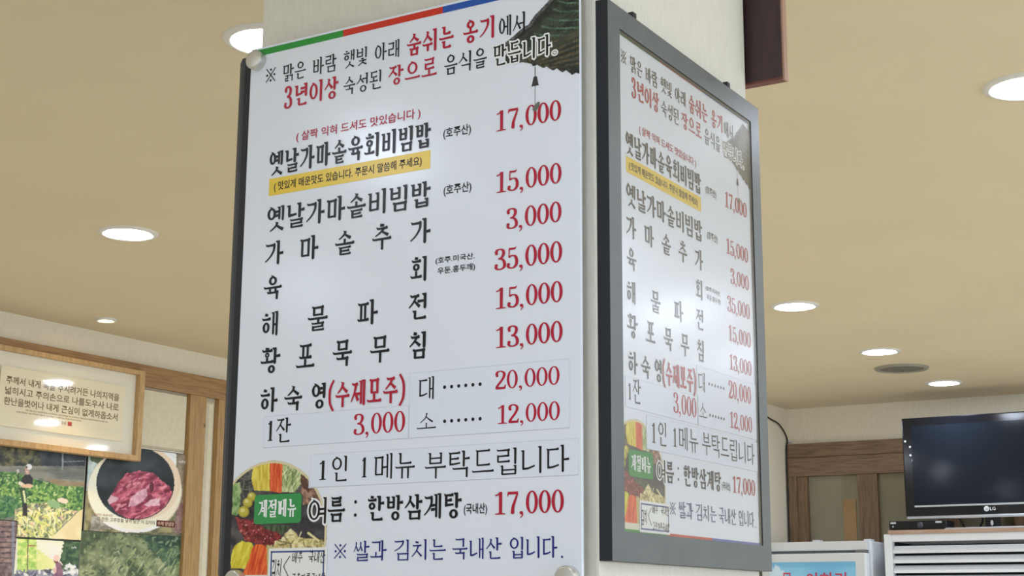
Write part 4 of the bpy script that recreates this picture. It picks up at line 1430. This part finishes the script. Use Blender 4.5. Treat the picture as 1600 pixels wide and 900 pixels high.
def photo_panel(label, y0, y1, z0, z1, art, d=.012):
    t = thing('photo_panel', label, 'photo', (WL, y0, z0), ROTL)
    box('backing', (-.003, -.003, .001), (y1 - y0 + .003, z1 - z0 + .003, d - .004), DARKIN, t)
    box('sheet', (0, 0, d - .004), (y1 - y0, z1 - z0, d - .001), WHITEG, t)
    art.build('printed_picture', t, d, lambda u, v: (u - y0, v - z0), gain=1.10)
    return t
photo_panel('photo of a person in a cap and dark shirt standing in a green vegetable field', 4.30, 4.848, 1.556, 1.93, paint_field())
t = photo_panel('photo of a pink hatted stooping person before pale trees, below the vegetable field photo', 4.478, 4.846, 1.30, 1.548, paint_woman())
lettering('lettering', 'tvN', 'g', 'w', .318, .218, .346, .228, .0125, t)
photo_panel('photo of stacked brownish crates cut by the left edge of the picture', 4.30, 4.475, 1.30, 1.618, paint_crates(), .014).location.x += .0135
t = photo_panel('photo of pink marinated meat in a dark round bowl with a cream rim', 4.864, 5.508, 1.600, 1.990, paint_bowl())
lettering('lettering', 'tvN', 'g', 'w', 5.438 - 4.864, 1.948 - 1.6, 5.482 - 4.864, 1.962 - 1.6, .0125, t)
lettering('lettering', '갓 만든 고추장을 넣어 담근 이 김치의', 'g', mat('caption_brown', lin((110, 92, 72)), .5), 4.935 - 4.864, 1.646 - 1.6, 5.30 - 4.864, 1.664 - 1.6, .0127, t)
lettering('lettering', '1년간 숙성시킨', 'g', mat('caption_orange', lin((176, 120, 70)), .5), 4.925 - 4.864, 1.668 - 1.6, 5.03 - 4.864, 1.679 - 1.6, .0127, t)
box('caption_box', (5.310 - 4.864, 1.640 - 1.6, .0121), (5.435 - 4.864, 1.669 - 1.6, .0125), mat('caption_red', lin((96, 34, 30)), .5), t)
lettering('lettering', '수제 양념장', 'g', mat('caption_cream', lin((236, 206, 180)), .5), 5.318 - 4.864, 1.645 - 1.6, 5.427 - 4.864, 1.664 - 1.6, .0127, t)
photo_panel('photo of hazy green trees below the pink meat bowl photo', 4.852, 5.508, 1.30, 1.598, paint_trees(), .010)

# ================================================================ refrigerator
FYF = 8.40
rf = thing('refrigerator', 'white drinks refrigerator with a blue sky advert on its door, left of the louvred cabinet', 'refrigerator', (-3.02, FYF, 0))
FX0, FX1 = -3.36 + 3.02, -2.732 + 3.02
box('body', (FX0, .03, .05), (FX1, .56, 1.656), WHITEM, rf, .012)
box('top_fascia', (FX0, -.015, 1.604), (FX1 - .012, .03, 1.655), WHITEG, rf, .005)
box('door_gap', (FX0 + .005, .01, 1.585), (FX1 - .02, .029, 1.606), mat('gap_grey', lin((120, 124, 126)), .6), rf)
door = box('door', (FX0, -.045, .10), (FX1 - .020, .012, 1.588), WHITEG, rf, .006)
box('door_edge', (FX1 - .024, -.043, .10), (FX1 - .010, .014, 1.586), WHITEM, rf, .003)
ad = Art(0, 1, 0, 1, 90, 120, [600, 0, 0, 0, -900, 900, 0, 0, 1], 21)
ad.put(ad.X > -9, (120, 188, 226), 1, (146, 204, 234), ad.noise(200, 2))
ad.put(ad.Y < 30, (108, 176, 214), .6)
g = (ad.ell(20, 40, 60, 30) | ad.ell(60, 66, 60, 30) | ad.ell(10, 90, 90, 30))
ad.put(g & (ad.noise(60, 3) > .35), (226, 238, 244), .8)
ad.put(ad.Y > 560, (90, 160, 90), 1, (150, 200, 120), ad.noise(60, 3))
AX0, AX1, AZ0, AZ1 = FX0 + .045, FX1 - .072, .55, 1.541
ad.build('door_advert', door, -.001, lambda u, v: (AX0 + u * (AX1 - AX0), AZ0 + v * (AZ1 - AZ0)), 'blue sky advert sheet with crimson lettering')
o = bpy.data.objects['door_advert']
o.rotation_euler = (math.pi / 2, 0, 0)
o.location = (0, -.0462, 0)
adl = mat('ad_crimson', lin((200, 52, 84)), .4)
def front_text(parent, text, style, ink, x0, z0, x1, z1, y):
    o = lettering('lettering', text, style, ink, x0, z0, x1, z1, 0.0, parent)
    o.rotation_euler = (math.pi / 2, 0, 0)
    o.location = (0, y, 0)
    return o
def rx(px):
    return -3.29 + (px - 1207) * (3.29 - 2.716) / (1359 - 1207) + 3.02
front_text(door, '무', 'g', adl, rx(1221), 1.405, rx(1236), 1.482, -.0478)
front_text(door, '아하리', 'g', adl, rx(1259), 1.405, rx(1321), 1.482, -.0478)
for px in (1266, 1346):
    box('top_cap', (rx(px) - .022, .06, 1.655), (rx(px) + .022, .12, 1.668), WHITEG, rf, .004)
box('hinge', (FX1 - .075, -.030, 1.588), (FX1 - .018, .02, 1.603), mat('hinge_grey', lin((120, 122, 118)), .4, metal=.6), rf, .002)
lathe('screw', [(0, .004), (.004, .003), (.005, 0)], DARKIN, rf, 10, at=(rx(1266), .0, 1.5885))
for x in (FX0 + .06, FX1 - .06):
    for y in (.09, .50):
        box('foot', (x - .02, y - .02, 0), (x + .02, y + .02, .05), BLACKM, rf)

# ================================================================ louvred cabinet, shelf, television, set-top box
lc = thing('louvred_cabinet', 'white cabinet with horizontal louvre slats under the television', 'cabinet', (-2.652, 8.40, 0))
LW = 1.25
LT = 1.688
box('side_panel', (0, 0, 0), (.045, .45, LT), WHITEM, lc, .004)
box('side_panel', (LW - .045, 0, 0), (LW, .45, LT), WHITEM, lc, .004)
box('top_rail', (.045, 0, LT - .042), (LW - .045, .45, LT), WHITEM, lc, .004)
box('bottom_rail', (.045, 0, 0), (LW - .045, .45, .06), WHITEM, lc, .004)
box('back_panel', (.045, .40, .06), (LW - .045, .43, LT - .042), DARKIN, lc)
for x_ in (.0455, LW - .0515):  # dark sheets over the white inner sides, giving the slat gaps their shade
    box('shade_liner', (x_, .046, .06), (x_ + .006, .40, LT - .042), DARKIN, lc)
sl = None
z = 1.598
while z > .09:
    if sl is None:
        # bent slat: sloping upper blade, upright lower lip
        vs, fs = [], []
        for x in (.047, LW - .047):
            vs += [(x, .034, .026), (x, .004, .000), (x, .001, -.015), (x, .006, -.016), (x, .010, -.003), (x, .040, .022)]
        n = 6
        for k in range(n):
            fs.append((k, (k + 1) % n, n + (k + 1) % n, n + k))
        fs += [tuple(range(n))[::-1], tuple(range(n, 2 * n))]
        sl = mesh('slat', vs, fs, WHITEM, lc)
    else:
        s2 = sl.copy()
        link(s2, lc)
        s2.location = (0, 0, z - 1.598)
    if sl.location.z == 0 and z == 1.598:
        sl.data.transform(Matrix.Translation((0, 0, 1.598)))
    z -= .0535

sh = box('shelf_board', (-2.622, 8.385, LT), (-1.42, 8.86, LT + .020), wood_mat('shelf_wood', lin((190, 160, 140)), lin((168, 136, 116)), (1.5, 10, 20), .5))
sh['label'] = 'thin pale pinkish wooden board lying on top of the white louvred cabinet'
sh['category'] = 'shelf'
SHZ = LT + .020

tv = thing('television', 'large flat black television with a switched-off screen standing on the shelf board', 'television', (-2.086, 8.50, SHZ))
TX = .465
TB, TTp = 1.789 - SHZ, 2.339 - SHZ
bm = bmesh.new()
box_into(bm, (-TX, 0, TB), (TX, .05, TTp), .006)
bobj('casing', bm, BLACKP, tv)
box('rear_housing', (-.33, .05, TB + .05), (.33, .10, TTp - .10), BLACKM, tv, .02)
box('screen', (-TX + .052, -.0012, 1.850 - SHZ), (TX - .052, .002, 2.293 - SHZ), SCREEN, tv)
box('silver_line', (-TX + .052, -.0025, 1.838 - SHZ), (TX - .052, .001, 1.848 - SHZ), SILVER, tv, .001)
box('silver_chin', (-TX + .006, .002, 1.772 - SHZ), (TX - .006, .03, 1.789 - SHZ), SILVER, tv, .004)
# maker's mark: disc with a face motif, then the two letters
pp = Pen(.1, .1)
vs, fs = [], []
R_ = .0145
c0 = [(-.018 + R_ * math.cos(2 * math.pi * i / 28), R_ * math.sin(2 * math.pi * i / 28)) for i in range(28)]
vs = [(x, -.0016, 1.819 - SHZ + y) for x, y in c0]
mk = mesh('badge', vs, [tuple(range(28))], mat('badge_white', lin((236, 240, 244)), .4), tv, 'round white maker mark')
p2 = Pen(.0022, .0022)
p2.rib([(-.0262, .0), (-.0235, -.006), (-.018, -.009), (-.012, -.0065), (-.010, .0), (-.0165, .0)], w=.0016)
p2.rib([(-.0185, .006), (-.0185, -.005), (-.0155, -.005)], w=.0016)
p2.ball(-.0235, .005, .0014)
v2, f2 = polys_mesh(p2.polys, 0, 0, 1, 1)
mesh('badge_motif', [(x, -.0020 - c_, 1.819 - SHZ + y) for x, y, c_ in v2], f2, BLACKP, tv)
front_text(tv, 'LG', 'g', 'w', .0005, 1.810 - SHZ, .030, 1.828 - SHZ, -.0022)
for x, y in ((1412.5, 691), (1420, 700), (1425.5, 704), (1420, 713), (1423.5, 721), (1425, 728)):  # reflected highlights on the bezel, put in as small white dots
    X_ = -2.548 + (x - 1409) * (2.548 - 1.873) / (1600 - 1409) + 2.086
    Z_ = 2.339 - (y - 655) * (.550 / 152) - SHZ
    lathe('painted_glint', [(0, .0008), (.005, .0006), (.0062, 0)], mat('glint_white', lin((240, 244, 244)), .5), tv, 10).matrix_local = Matrix.Translation((X_, 0.0, Z_)) @ Matrix.Rotation(math.pi / 2, 4, 'X')
box('neck', (-.035, .015, .008), (.045, .05, TB + .01), BLACKP, tv, .006)
lathe('neck_badge', [(0, .002), (.006, .0015), (.008, 0)], SILVER, tv, 14).matrix_local = Matrix.Translation((.002, .0145, .035)) @ Matrix.Rotation(math.pi / 2, 4, 'X') @ Matrix.Scale(1.9, 4, (0, 1, 0))
bm = bmesh.new()
box_into(bm, (-.235, -.07, 0), (.30, .17, .010), .003)
bobj('stand_base', bm, SILVER, tv)
sb = thing('set_top_box', 'small black set-top box on the left end of the shelf board', 'set-top box', (-2.635 + .17, 8.43, SHZ))
box('case', (-.163, 0, .004), (.158, .16, .053), BLACKM, sb, .006)
box('front_panel', (-.158, -.003, .008), (.153, .002, .049), BLACKP, sb, .002)
lathe('dial', [(0, .004), (.014, .004), (.018, .001), (.018, 0)], mat('dial_grey', lin((58, 62, 70)), .35), sb, 28).matrix_local = Matrix.Translation((.012, -.003, .027)) @ Matrix.Rotation(math.pi / 2, 4, 'X')
for x0, x1 in ((-.153, -.122), (.098, .133)):
    box('sticker', (x0, -.0036, .037), (x1, -.003, .047), mat('sticker_grey', lin((190, 194, 196)), .5), sb)
lathe('power_button', [(0, .002), (.004, .0015), (.005, 0)], SILVER, sb, 12).matrix_local = Matrix.Translation((-.140, -.003, .022)) @ Matrix.Rotation(math.pi / 2, 4, 'X')
for x in (-.14, .13):
    for y in (.02, .14):
        lathe('foot', [(0, 0), (.007, 0), (.007, .005)], BLACKM, sb, 10, at=(x, y, 0))

def cable(pts, r, label):
    o = tube('cable', pts, r, CABLE)
    o['label'] = label
    o['category'] = 'cable'
    return o
cable([(-3.405, 8.45, 2.44), (-3.404, 8.67, 2.408), (-3.404, 8.80, 2.393), (-3.404, 8.90, 2.350), (-3.404, 8.944, 2.300), (-3.402, 8.918, 2.24),
       (-3.402, 8.914, 2.0), (-3.402, 8.914, 1.75), (-3.402, 8.914, 1.2), (-3.402, 8.914, .30)], .0045,
      'black cable curving down the wall corner left of the wooden window')
cable([(-2.30, 8.62, 1.80), (-2.27, 8.63, 1.745), (-2.25, 8.66, SHZ + .006), (-2.10, 8.72, SHZ + .005)], .004, 'thin brown-black cable hanging behind the television, nearest the set-top box')
cable([(-2.155, 8.60, 1.82), (-2.157, 8.61, 1.76), (-2.19, 8.62, SHZ + .010), (-2.26, 8.63, SHZ + .006), (-2.33, 8.66, SHZ + .006)], .006, 'thick black cable looping under the television beside its stand neck')
cc = box('cable_clip', (-3.410, 8.955, 2.292), (-3.385, 8.969, 2.304), WHITEM, None, .003)
cc['label'] = 'tiny white clip holding the black cable at the wall corner'
cc['category'] = 'clip'
